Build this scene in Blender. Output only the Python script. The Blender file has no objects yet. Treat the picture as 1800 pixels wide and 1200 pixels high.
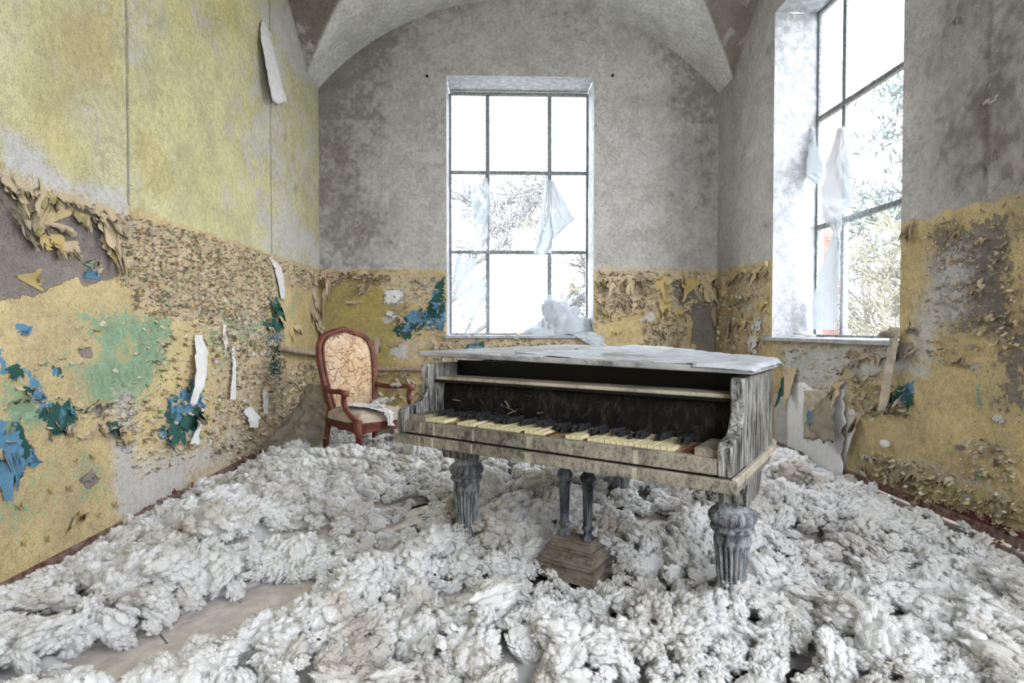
import bpy, bmesh, math, random
import numpy as np
from mathutils import Matrix, Vector

S = bpy.context.scene
COL = S.collection
random.seed(7); RNG = np.random.default_rng(11)

# ------------------------------------------------------------------ camera, sky, exposure
F, YAW, PIT, EYE = 1000.0, math.atan(30/1000), math.atan(22/1000), 1.123
cam_d = bpy.data.cameras.new('camera'); cam = bpy.data.objects.new('camera', cam_d); COL.objects.link(cam)
cam_d.sensor_width = 36; cam_d.lens = 36*F/1800; cam_d.clip_start = .05; cam_d.clip_end = 500
cam.location = (0, 0, EYE); cam.rotation_euler = (math.pi/2-PIT, 0, -YAW)
S.camera = cam
W = bpy.data.worlds.new('overcast_sky'); S.world = W; W.use_nodes = True
W.node_tree.nodes['Background'].inputs[0].default_value = (.89, .95, 1, 1)
W.node_tree.nodes['Background'].inputs[1].default_value = 6.0
S.view_settings.view_transform = 'Standard'; S.view_settings.look = 'None'
S.view_settings.exposure = 1.56; S.view_settings.gamma = 1; S.view_settings.use_curve_mapping = False
S.cycles.max_bounces = 8; S.cycles.diffuse_bounces = 3; S.cycles.transparent_max_bounces = 16
S.cycles.sample_clamp_indirect = 8; S.cycles.adaptive_threshold = .1

XL, XR, YB, YF = -2.085, 2.70, 6.85, -2.0         # side walls, far wall, wall behind the viewer
DADO = 1.825

def portal(loc, rot, sx, sy):
    l = bpy.data.lights.new('window_daylight', 'AREA'); l.shape = 'RECTANGLE'; l.size = sx; l.size_y = sy
    l.cycles.is_portal = True
    o = bpy.data.objects.new('window_daylight', l); COL.objects.link(o); o.location = loc; o.rotation_euler = rot
H = math.pi/2
portal((.3075, YB+.55, 2.6), (-H, 0, 0), 1.85, 3.2)
portal((XR+.55, 4.595, 2.6), (0, H, 0), 3.2, 1.85)
portal((XR+.55, -.35, 2.6), (0, H, 0), 3.2, 1.85)  # sky portal of the added side window
portal((1.375, YF-.5, 2.6), (H, 0, 0), 1.9, 3.2)  # sky portal of the added rear window

# ------------------------------------------------------------------ where a sight line meets a plane of the room
_f = np.array([math.sin(YAW)*math.cos(PIT), math.cos(YAW)*math.cos(PIT), -math.sin(PIT)])
_r = np.array([math.cos(YAW), -math.sin(YAW), 0.]); _u = np.cross(_r, _f); _c = np.array([0, 0, EYE])
def on(px, py, ax, val):
    d = _f+_r*(px-900)/F-_u*(py-600)/F
    return _c+d*(val-_c[ax])/d[ax]
def uvL(px, py): p = on(px, py, 0, XL); return p[1], p[2]
def uvR(px, py): p = on(px, py, 0, XR); return p[1], p[2]
def uvB(px, py): p = on(px, py, 1, YB); return p[0], p[2]

# ------------------------------------------------------------------ noise
def _h(ix, iy, s):
    h = (ix*374761393+iy*668265263+s*974711+12345) & 0xffffffff
    h = ((h ^ (h >> 13))*1274126177) & 0xffffffff
    h = ((h ^ (h >> 16))*2246822519) & 0xffffffff
    return ((h ^ (h >> 15)) & 0xffffff)/float(0xffffff)
def vn(x, y, s=0):
    ix = np.floor(x).astype(np.int64); iy = np.floor(y).astype(np.int64)
    fx = x-ix; fy = y-iy; fx = fx*fx*(3-2*fx); fy = fy*fy*(3-2*fy)
    a, b, c, d = _h(ix, iy, s), _h(ix+1, iy, s), _h(ix, iy+1, s), _h(ix+1, iy+1, s)
    return (a*(1-fx)+b*fx)*(1-fy)+(c*(1-fx)+d*fx)*fy
def fbm(x, y, s=0, o=4):
    t = 0; a = .5; n = 0
    for k in range(o):
        t = t+a*vn(x*2**k, y*2**k, s+17*k); n += a; a *= .5
    return t/n
def worley(x, y, s=0):
    ix = np.floor(x).astype(np.int64); iy = np.floor(y).astype(np.int64)
    f1 = np.full(x.shape, 9.); f2 = f1.copy()
    for dx in (-1, 0, 1):
        for dy in (-1, 0, 1):
            cx, cy = ix+dx, iy+dy
            d = np.hypot(cx+_h(cx, cy, s)-x, cy+_h(cx, cy, s+5)-y)
            f2 = np.minimum(f2, np.maximum(f1, d)); f1 = np.minimum(f1, d)
    return f1, f2
def sstep(a, b, x):
    t = np.clip((x-a)/(b-a), 0, 1); return t*t*(3-2*t)
def poly_sd(U, V, P):
    """signed distance to polygon P, positive inside"""
    P = np.asarray(P); d = np.full(U.shape, 1e9); ins = np.zeros(U.shape, bool)
    for i in range(len(P)):
        x0, y0 = P[i]; x1, y1 = P[(i+1) % len(P)]
        ex, ey = x1-x0, y1-y0
        t = np.clip(((U-x0)*ex+(V-y0)*ey)/(ex*ex+ey*ey+1e-12), 0, 1)
        d = np.minimum(d, np.hypot(U-x0-t*ex, V-y0-t*ey))
        c = (y0 > V) != (y1 > V)
        with np.errstate(divide='ignore', invalid='ignore'):
            ins ^= c & (U < (x1-x0)*(V-y0)/(y1-y0+1e-15)+x0)
    return np.where(ins, d, -d)
def srgb(r, g, b):
    f = lambda c: c/12.92 if c <= .04045 else ((c+.055)/1.055)**2.4
    return (f(r/255), f(g/255), f(b/255))
def srgba(*c): return (*srgb(*c), 1)

# ------------------------------------------------------------------ object helpers
def link(name, me, parent=None, mat=None, smooth=False):
    o = bpy.data.objects.new(name, me); COL.objects.link(o)
    if parent is not None: o.parent = parent
    if mat is not None and me is not None:
        if len(me.materials) == 0: me.materials.append(mat)
    if smooth and me is not None:
        me.polygons.foreach_set('use_smooth', [True]*len(me.polygons))
    return o
def mesh(name, v, f):
    me = bpy.data.meshes.new(name); me.from_pydata([tuple(p) for p in v], [], [tuple(q) for q in f]); me.update(); return me
def empty(name, loc=(0, 0, 0), rz=0):
    o = bpy.data.objects.new(name, None); COL.objects.link(o); o.location = loc; o.rotation_euler = (0, 0, rz); return o
def tag(o, label, cat, group=None):
    o['label'] = label; o['category'] = cat
    if group: o['group'] = group
    return o
def struct(o, label=None):
    o['kind'] = 'structure'
    if label: o['label'] = label
    return o
class MB:
    """collects shapes into one mesh"""
    def __init__(s): s.v = []; s.f = []
    def add(s, v, f):
        n = len(s.v); s.v += [tuple(p) for p in v]; s.f += [tuple(i+n for i in q) for q in f]; return s
    def box(s, x0, x1, y0, y1, z0, z1):
        return s.add([(x0,y0,z0),(x1,y0,z0),(x1,y1,z0),(x0,y1,z0),(x0,y0,z1),(x1,y0,z1),(x1,y1,z1),(x0,y1,z1)],
                     [(0,3,2,1),(4,5,6,7),(0,1,5,4),(1,2,6,5),(2,3,7,6),(3,0,4,7)])
    def frustum(s, b, t):
        """b, t = (x0,x1,y0,y1,z)"""
        v = [(b[0],b[2],b[4]),(b[1],b[2],b[4]),(b[1],b[3],b[4]),(b[0],b[3],b[4]),(t[0],t[2],t[4]),(t[1],t[2],t[4]),(t[1],t[3],t[4]),(t[0],t[3],t[4])]
        return s.add(v, [(0,3,2,1),(4,5,6,7),(0,1,5,4),(1,2,6,5),(2,3,7,6),(3,0,4,7)])
    def prism(s, prof, x0, x1):
        """profile in (y,z), counter-clockwise seen from +x, extruded along x"""
        n = len(prof)
        v = [(x0, y, z) for y, z in prof]+[(x1, y, z) for y, z in prof]
        f = [tuple(range(n-1, -1, -1)), tuple(range(n, 2*n))]+[(i, (i+1) % n, n+(i+1) % n, n+i) for i in range(n)]
        return s.add(v, f)
    def prism_z(s, out, z0, z1):
        n = len(out)
        v = [(x, y, z0) for x, y in out]+[(x, y, z1) for x, y in out]
        f = [tuple(range(n-1, -1, -1)), tuple(range(n, 2*n))]+[(i, (i+1) % n, n+(i+1) % n, n+i) for i in range(n)]
        return s.add(v, f)
    def lathe(s, prof, cx=0, cy=0, seg=32, flute=0, fr=(0, 0), depth=.12):
        """profile list of (r,z) from top to bottom"""
        v = []; f = []
        for r, z in prof:
            for k in range(seg):
                a = 2*math.pi*k/seg; q = r
                if flute and fr[0] >= z >= fr[1]: q = r*(1-depth*(.5-.5*math.cos(flute*a)))
                v.append((cx+q*math.cos(a), cy+q*math.sin(a), z))
        for i in range(len(prof)-1):
            for k in range(seg):
                j = (k+1) % seg
                f.append((i*seg+k, (i+1)*seg+k, (i+1)*seg+j, i*seg+j))
        f.append(tuple(range(seg))); n = (len(prof)-1)*seg
        f.append(tuple(n+k for k in range(seg-1, -1, -1)))
        return s.add(v, f)
    def tube(s, pts, rad, seg=8, closed=False, flat=1.0, up=None):
        pts = [Vector(p) for p in pts]; n = len(pts); v = []; f = []
        R = rad if hasattr(rad, '__len__') else [rad]*n
        ref = None
        for i, p in enumerate(pts):
            a = pts[i-1] if (i > 0 or closed) else p
            b = pts[(i+1) % n] if (i < n-1 or closed) else p
            t = (b-a).normalized()
            if up is not None: nn = Vector(up)
            elif ref is None: nn = Vector((0, 0, 1)) if abs(t.z) < .9 else Vector((1, 0, 0))
            else: nn = ref
            e1 = (nn-t*nn.dot(t)).normalized(); ref = e1; e2 = t.cross(e1)
            for k in range(seg):
                q = 2*math.pi*k/seg+math.pi/seg
                v.append(p+(e1*math.cos(q)*flat+e2*math.sin(q))*R[i])
        m = n if closed else n-1
        for i in range(m):
            for k in range(seg):
                j = (k+1) % seg; i2 = (i+1) % n
                f.append((i*seg+k, i*seg+j, i2*seg+j, i2*seg+k))
        if not closed:
            f.append(tuple(range(seg-1, -1, -1))); f.append(tuple((n-1)*seg+k for k in range(seg)))
        return s.add(v, f)
    def build(s, name, mat, parent=None, smooth=False, bevel=0):
        me = mesh(name, s.v, s.f); o = link(name, me, parent, mat, smooth)
        if bevel:
            b = o.modifiers.new('bevel', 'BEVEL'); b.width = bevel; b.segments = 2; b.limit_method = 'ANGLE'
        return o
def smooth_by_angle(o, deg=40):
    me = o.data; me.polygons.foreach_set('use_smooth', [True]*len(me.polygons))
    me.set_sharp_from_angle(angle=math.radians(deg)); return o

# ------------------------------------------------------------------ materials
class NT:
    def __init__(s, name):
        s.m = bpy.data.materials.new(name); s.m.use_nodes = True; s.t = s.m.node_tree; s.n = s.t.nodes
        s.b = s.n['Principled BSDF']; s.out = s.n['Material Output']; s.b.inputs['Roughness'].default_value = .8
        s.b.inputs['Specular IOR Level'].default_value = .25
    def node(s, typ, **kw):
        n = s.n.new(typ)
        for k, v in kw.items(): setattr(n, k, v)
        return n
    def set(s, sock, v):
        if hasattr(v, 'node') or isinstance(v, bpy.types.NodeSocket): s.t.links.new(v, sock)
        else: sock.default_value = v[:3] if (sock.type == 'VECTOR' and hasattr(v, '__len__')) else v
    def math(s, op, a, b=0., c=None, clamp=False):
        n = s.node('ShaderNodeMath', operation=op, use_clamp=clamp); s.set(n.inputs[0], a); s.set(n.inputs[1], b)
        if c is not None: s.set(n.inputs[2], c)
        return n.outputs[0]
    def mix(s, f, a, b, mode='MIX'):
        n = s.node('ShaderNodeMix', data_type='RGBA', blend_type=mode); s.set(n.inputs[0], f); s.set(n.inputs[6], a); s.set(n.inputs[7], b); return n.outputs[2]
    def coord(s, scale=(1, 1, 1), kind='Object'):
        c = s.node('ShaderNodeTexCoord'); m = s.node('ShaderNodeMapping'); s.t.links.new(c.outputs[kind], m.inputs[0]); m.inputs['Scale'].default_value = scale; return m.outputs[0]
    def noise(s, vec, scale, detail=5, rough=.6, dist=0.):
        n = s.node('ShaderNodeTexNoise'); s.t.links.new(vec, n.inputs['Vector']); n.inputs['Scale'].default_value = scale
        n.inputs['Detail'].default_value = detail; n.inputs['Roughness'].default_value = rough; n.inputs['Distortion'].default_value = dist; return n.outputs[0]
    def voro(s, vec, scale, feature='F1', rnd=1.):
        n = s.node('ShaderNodeTexVoronoi', feature=feature); s.t.links.new(vec, n.inputs['Vector']); n.inputs['Scale'].default_value = scale; n.inputs['Randomness'].default_value = rnd; return n.outputs[0]
    def ramp(s, x, a, b, lo=0., hi=1.):
        n = s.node('ShaderNodeMapRange', interpolation_type='SMOOTHSTEP'); s.set(n.inputs[0], x); s.set(n.inputs[1], a); s.set(n.inputs[2], b); n.inputs[3].default_value = lo; n.inputs[4].default_value = hi; return n.outputs[0]
    def bump(s, h, dist, strength=1.):
        n = s.node('ShaderNodeBump'); n.inputs['Strength'].default_value = strength; n.inputs['Distance'].default_value = dist; s.set(n.inputs['Height'], h); s.t.links.new(n.outputs[0], s.b.inputs['Normal'])
    def color(s, c): s.set(s.b.inputs['Base Color'], c)

def simple_mat(name, col, rough=.7, var=.12, scale=30, bump=.001, dark=None):
    t = NT(name); v = t.coord(); n = t.noise(v, scale, 6)
    c2 = tuple(x*(1-var*2.2) for x in col[:3])+(1,) if dark is None else dark
    t.color(t.mix(t.ramp(n, .35, .7), c2, col)); t.b.inputs['Roughness'].default_value = rough
    if bump: t.bump(n, bump)
    return t.m

def wall_mat():
    """layers of paint on plaster; the masks m1, m2 say where each coat survives on the wall"""
    t = NT('peeling_paint_wall'); v = t.coord(); t.b.inputs['Roughness'].default_value = .85
    A = lambda n: t.node('ShaderNodeAttribute', attribute_name=n)
    base, m1, m2 = A('base'), A('m1'), A('m2')
    s1 = t.node('ShaderNodeSeparateColor'); t.t.links.new(m1.outputs[0], s1.inputs[0])
    s2 = t.node('ShaderNodeSeparateColor'); t.t.links.new(m2.outputs[0], s2.inputs[0])
    m3 = A('m3'); s3 = t.node('ShaderNodeSeparateColor'); t.t.links.new(m3.outputs[0], s3.inputs[0]); big, blot = s3.outputs[0], s3.outputs[1]
    mid = t.noise(v, 24, 5, .72); fine = t.noise(v, 130, 3, .75)
    def layer(mask, amp=.7, n=mid, w=.05, hi=1.):
        x = t.math('ADD', mask, t.math('MULTIPLY', t.math('SUBTRACT', n, .5), amp*2))
        return t.ramp(x, .5-w, .5+w, 0, hi)
    var = t.math('MULTIPLY_ADD', big, .2, t.math('MULTIPLY_ADD', fine, .75, t.math('MULTIPLY', mid, .6)))
    vari = t.ramp(var, .57, .97, .64, 1.22)
    def tint(c, f=1.):
        k = t.node('ShaderNodeVectorMath', operation='SCALE'); t.set(k.inputs[0], c); t.set(k.inputs[3], vari if f == 1. else t.math('MULTIPLY_ADD', vari, f, 1-f)); return k.outputs[0]
    col = tint(base.outputs[0])
    # faint blotches of a second tone on every coat
    col = t.mix(t.ramp(blot, .52, .72, 0, .22), col, srgba(160, 150, 134))
    fg = layer(s1.outputs[1], .75); col = t.mix(fg, col, tint(srgba(146, 172, 140)))
    col = t.mix(t.math('MULTIPLY', fg, t.ramp(big, .55, .68, 0, .55)), col, srgba(196, 172, 110))
    ft = layer(m1.outputs['Alpha'], .6); col = t.mix(ft, col, tint(srgba(206, 187, 156)))
    fp = layer(s1.outputs[0], .45); col = t.mix(fp, col, tint(srgba(140, 130, 124)))
    fb = layer(s1.outputs[2], .7); col = t.mix(fb, col, t.mix(t.ramp(big, .47, .56), srgba(44, 86, 80), srgba(98, 144, 176)))
    fw = layer(s2.outputs[0], .75, t.math('MULTIPLY_ADD', fine, .45, t.math('MULTIPLY', mid, .55)), .16, .9); col = t.mix(fw, col, tint(srgba(206, 202, 200), .6))
    fd = t.ramp(t.math('ADD', s2.outputs[1], t.math('MULTIPLY', t.math('SUBTRACT', mid, .5), 1.1)), .35, .95, 0, .82); col = t.mix(fd, col, tint(srgba(120, 111, 104)))
    fr = layer(s2.outputs[2], .8); col = t.mix(fr, col, tint(srgba(104, 58, 52)))
    spots = t.ramp(t.math('MULTIPLY_ADD', mid, .5, fine), .60, .48, 0, .6); col = t.mix(spots, col, srgba(88, 78, 68))
    t.color(col)
    h = t.math('MULTIPLY_ADD', fp, -1.0, t.math('MULTIPLY', fine, .7)); h = t.math('MULTIPLY_ADD', mid, 1.0, h)
    t.bump(h, .014)
    return t.m
M_WALL = wall_mat()

def flake_mat():
    t = NT('curled_paint_flake'); a = t.node('ShaderNodeAttribute', attribute_name='coat'); v = t.coord((1, 1, 1), 'Object')
    n = t.noise(v, 45, 5); g = t.node('ShaderNodeNewGeometry')
    k = t.node('ShaderNodeVectorMath', operation='SCALE'); t.set(k.inputs[0], a.outputs[0]); t.set(k.inputs[3], t.ramp(n, .3, .7, .72, 1.12))
    back = t.mix(t.ramp(n, .4, .6), srgba(176, 160, 136), srgba(198, 184, 162))
    t.color(t.mix(g.outputs['Backfacing'], k.outputs[0], back)); t.bump(n, .004); return t.m
M_FLAKE = flake_mat()
COAT = dict(tan=srgb(204, 182, 150), ochre=srgb(206, 180, 122), teal=srgb(48, 92, 84), blue=srgb(96, 138, 168), white=srgb(214, 210, 206), green=srgb(146, 170, 138), grey=srgb(150, 140, 132), brown=srgb(168, 148, 124), olive=srgb(168, 156, 108), red=srgb(110, 62, 54))

def dust_mat(name, dust, stretch=(1, 1, 1), scale=9, dark=(14, 14, 17), light=(170, 165, 156), sharp=.16, rough=.5, fine=.5, add=None):
    """black lacquer under scratched grime; dust = share covered"""
    t = NT(name); v = t.coord(stretch); v0 = t.coord()
    a = t.noise(v, scale, 9, .72, .5); b = t.noise(v0, 4, 5, .6); c = t.noise(v0, 160, 3, .7)
    x = t.math('MULTIPLY_ADD', b, .35, t.math('MULTIPLY_ADD', c, fine*.5, a))
    mid = .5+.175+.25*fine; e = mid+(.5-dust)*.55
    f = t.ramp(x, e-sharp, e+sharp)
    col = t.mix(f, srgba(*dark), t.mix(t.ramp(b, .3, .7), srgba(*[int(q*.78) for q in light]), srgba(*light)))
    t.color(col); t.set(t.b.inputs['Roughness'], t.ramp(f, 0, 1, rough*.7, .85)); t.b.inputs['Specular IOR Level'].default_value = .22
    t.bump(x, .0025); return t.m
M_RAIL = dust_mat('grimy_lacquer_rail', .60, (1.6, 1, 1), 26, dark=(30, 28, 27), light=(166, 158, 144), sharp=.22, fine=.9)
M_RIM = dust_mat('grimy_lacquer_rim', .47, (8, 8, .7), 9, dark=(20, 20, 23), light=(184, 181, 176), sharp=.15, fine=.5)
M_BLACK = dust_mat('black_lacquer', -.05, (1, 1, 1), 14, light=(120, 108, 98), sharp=.12)
M_FALL = dust_mat('scuffed_black_board', .27, (1.4, 1, .6), 26, dark=(12, 11, 14), light=(78, 68, 64), sharp=.16, rough=.75, fine=.9)
M_LEG = dust_mat('chalky_lacquer_leg', .58, (3, 3, .7), 14, dark=(30, 34, 42), light=(180, 183, 188), sharp=.16, fine=.6)
M_GROOVE = dust_mat('dark_flute', .48, (3, 3, .5), 16, dark=(20, 24, 30), light=(120, 122, 126), sharp=.15)
M_LYRE = dust_mat('dusty_lyre', .45, (3, 3, .6), 10, dark=(34, 38, 46), light=(128, 132, 140), sharp=.14)
M_LYREB = dust_mat('dusty_lyre_box', .6, (1, 1, 3), 10, dark=(48, 42, 38), light=(134, 122, 110), sharp=.14)
M_IVORY = simple_mat('yellowed_ivory', srgba(226, 212, 172), .45, .10, 60, 0)
M_KEYWOOD = simple_mat('bare_key_wood', srgba(168, 140, 106), .8, .25, 50, .001)
M_KEYRED = simple_mat('red_stained_wood', srgba(122, 74, 58), .8, .25, 50, .001)
M_EBONY = simple_mat('black_key_wood', srgba(52, 52, 56), .5, .3, 60, .001)
M_LEDGE = dust_mat('dust_covered_ledge', .78, (2, 1, 1), 14, light=(190, 180, 162))
M_LIDM = dust_mat('dusty_lid', .66, (.6, 3, 1), 9, dark=(40, 38, 38), light=(176, 176, 176))
M_WOOD = simple_mat('red_brown_mahogany', srgba(124, 70, 54), .42, .28, 14, .0008)
M_FRAMEW = simple_mat('grey_weathered_frame', srgba(150, 152, 156), .7, .25, 40, .001)
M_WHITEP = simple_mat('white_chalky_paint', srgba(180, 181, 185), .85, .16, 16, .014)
M_PIPE = simple_mat('pinkish_painted_pipe', srgba(178, 156, 138), .6, .18, 26, .001)
M_PAPERW = simple_mat('white_backing_paper', srgba(214, 211, 210), .9, .06, 18, .002)
M_BEIGE = simple_mat('beige_paper', srgba(198, 184, 164), .9, .16, 16, .002)
M_PAPERB = simple_mat('brightened_backing_paper', srgba(238, 236, 236), .9, .05, 18, .002)  # same backing paper, lightened to offset the weak light on the right wall
M_CARD = simple_mat('grey_brown_card', srgba(150, 140, 126), .9, .14, 9, .001)
M_PLANK = simple_mat('pale_worn_board', srgba(216, 206, 200), .75, .12, 14, .001)
M_DIRT = simple_mat('dirty_subfloor', srgba(84, 72, 64), .9, .25, 12, .003)
M_BASE = simple_mat('chipped_dark_red_board', srgba(92, 52, 48), .7, .3, 24, .002, dark=srgba(140, 120, 110))

def film_mat(name, col, trans, transl):
    """thin plastic: part lets light straight through, part scatters it"""
    m = bpy.data.materials.new(name); m.use_nodes = True; t = m.node_tree; n = t.nodes; n.clear()
    out = n.new('ShaderNodeOutputMaterial'); d = n.new('ShaderNodeBsdfDiffuse'); tl = n.new('ShaderNodeBsdfTranslucent'); tr = n.new('ShaderNodeBsdfTransparent')
    a = n.new('ShaderNodeMixShader'); b = n.new('ShaderNodeMixShader')
    d.inputs[0].default_value = col; tl.inputs[0].default_value = col
    a.inputs[0].default_value = transl; b.inputs[0].default_value = trans
    t.links.new(d.outputs[0], a.inputs[1]); t.links.new(tl.outputs[0], a.inputs[2])
    t.links.new(a.outputs[0], b.inputs[1]); t.links.new(tr.outputs[0], b.inputs[2]); t.links.new(b.outputs[0], out.inputs[0])
    return m
M_FILM = film_mat('torn_plastic_film', srgba(196, 202, 210), .06, .12)
M_FROST = film_mat('frosted_dirty_glass', srgba(240, 243, 248), .45, .55)
def glass_mat():
    m = bpy.data.materials.new('window_glass'); m.use_nodes = True; t = m.node_tree; n = t.nodes; n.clear()
    out = n.new('ShaderNodeOutputMaterial'); tr = n.new('ShaderNodeBsdfTransparent'); gl = n.new('ShaderNodeBsdfGlossy'); df = n.new('ShaderNodeBsdfTranslucent'); mx = n.new('ShaderNodeMixShader'); m2 = n.new('ShaderNodeMixShader')
    gl.inputs['Roughness'].default_value = .05; mx.inputs[0].default_value = .05; m2.inputs[0].default_value = .03
    t.links.new(tr.outputs[0], mx.inputs[1]); t.links.new(gl.outputs[0], mx.inputs[2]); t.links.new(mx.outputs[0], m2.inputs[1]); t.links.new(df.outputs[0], m2.inputs[2]); t.links.new(m2.outputs[0], out.inputs[0]); return m
M_GLASS = glass_mat()

# ------------------------------------------------------------------ walls
def wall_axis(lo, hi, fine_lo, fine_hi, step, coarse=.08, cuts=()):
    a = []
    if lo < fine_lo: a += list(np.arange(lo, fine_lo-1e-6, coarse))
    a += list(np.arange(fine_lo, fine_hi-1e-6, step))
    if hi > fine_hi: a += list(np.arange(fine_hi, hi-1e-6, coarse))
    a += [hi]; a = np.array(a)
    for c in cuts: a[np.argmin(abs(a-c))] = c
    return np.unique(a)
class Paint:
    """where each coat survives on one wall"""
    def __init__(s, U, V, seed):
        s.U, s.V, s.seed = U, V, seed
        s.wu = U+.06*(fbm(U*6, V*6, seed)-.5)+.03*(fbm(U*22, V*22, seed+3)-.5)
        s.wv = V+.06*(fbm(U*6, V*6, seed+9)-.5)+.03*(fbm(U*22, V*22, seed+12)-.5)
        z = np.zeros_like(U); s.m = {k: z.copy() for k in ('plaster', 'green', 'blue', 'tan', 'white', 'dark', 'red')}
        s.base = np.zeros(U.shape+(3,))
    def poly(s, layer, pts, soft=.06, top=1.):
        sd = poly_sd(s.wu, s.wv, pts)
        s.m[layer] = np.maximum(s.m[layer], np.clip(.5+sd/(2*soft), 0, 1)*top)
    def cut(s, layer, pts, soft=.06):
        sd = poly_sd(s.wu, s.wv, pts); s.m[layer] = np.minimum(s.m[layer], 1-np.clip(.5+sd/(2*soft), 0, 1))
    def tint(s, pts, c, k=1., soft=.02):
        f = (sstep(-soft, soft, poly_sd(s.wu, s.wv, pts))*k)[..., None]; s.base = s.base*(1-f)+np.array(c)*f
    def field(s, layer, f): s.m[layer] = np.maximum(s.m[layer], f)
def build_wall(name, us, vs, P3, holes, paint_fn, height_fn, seed):
    U, V = np.meshgrid(us, vs, indexing='ij'); p = Paint(U, V, seed); paint_fn(p)
    Hh = height_fn(p)
    for (a, b, c, d) in holes:   # flush at the openings
        dist = np.maximum(np.maximum(a-U, U-b), np.maximum(c-V, V-d)); Hh = Hh*np.clip(dist/.03, 0, 1)
    co = P3(U, V, Hh).reshape(-1, 3)
    nu, nv = len(us), len(vs); I = np.arange(nu*nv).reshape(nu, nv)
    q = np.stack([I[:-1, :-1], I[1:, :-1], I[1:, 1:], I[:-1, 1:]], -1)
    cu = (us[:-1]+us[1:])/2; cv = (vs[:-1]+vs[1:])/2; CU, CV = np.meshgrid(cu, cv, indexing='ij')
    keep = np.ones(CU.shape, bool)
    for (a, b, c, d) in holes: keep &= ~((CU > a) & (CU < b) & (CV > c) & (CV < d))
    q = q[keep]
    # orient to the inside
    a, b, c = co[q[0, 0]], co[q[0, 1]], co[q[0, 2]]
    n = np.cross(b-a, c-a); inside = np.array([.3, 2., 2.])-a
    if n@inside < 0: q = q[:, ::-1]
    me = bpy.data.meshes.new(name); me.vertices.add(len(co)); me.vertices.foreach_set('co', co.ravel())
    me.loops.add(q.size); me.loops.foreach_set('vertex_index', q.ravel()); me.polygons.add(len(q))
    me.polygons.foreach_set('loop_start', np.arange(0, q.size, 4)); me.polygons.foreach_set('loop_total', np.full(len(q), 4)); me.update(calc_edges=True)
    one = np.ones(U.size)
    def attr(nm, r, g, b, a):
        at = me.color_attributes.new(nm, 'FLOAT_COLOR', 'POINT'); at.data.foreach_set('color', np.stack([r.ravel(), g.ravel(), b.ravel(), a.ravel()], -1).ravel().astype(np.float32))
    attr('base', p.base[..., 0], p.base[..., 1], p.base[..., 2], one)
    attr('m1', p.m['plaster'], p.m['green'], p.m['blue'], p.m['tan']); attr('m2', p.m['white'], p.m['dark'], p.m['red'], one)
    attr('m3', fbm(U*7, V*7, seed+90, 5), fbm(U*3.1, V*3.1, seed+91, 5), one, one)
    me.polygons.foreach_set('use_smooth', np.ones(len(q), bool))
    o = link(name, me, None, M_WALL); struct(o); return o

YELLOW = np.array(srgb(214, 209, 168)); OCHRE = np.array(srgb(212, 190, 142)); GREY = np.array(srgb(200, 194, 191)); LGREY = np.array(srgb(208, 204, 200))
def PL(*pp): return [uvL(*q) for q in pp]
def PR(*pp): return [uvR(*q) for q in pp]
def PB(*pp): return [uvB(*q) for q in pp]

def base_relief(p, dado):
    U, V = p.U, p.V
    h = .006*(fbm(U*2.3, V*2.3, p.seed)-.5)+.005*(fbm(U*11, V*11, p.seed+1)-.5)+.003*(fbm(U*40, V*40, p.seed+2)-.5)
    low = sstep(.012, -.004, V-dado-.03*(fbm(U*9, V*0, p.seed+8)-.5))
    h += .005*low-.006*sstep(.4, .6, p.m['plaster'])+.002*p.m['blue']
    f1, f2 = worley(U*24, V*13, p.seed+4)
    h += p.m['tan']*(.010*np.abs(fbm(U*34, V*17, p.seed+6, 3)-.5)*2+.006*sstep(.0, .25, f2-f1)-.006)
    return h
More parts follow.
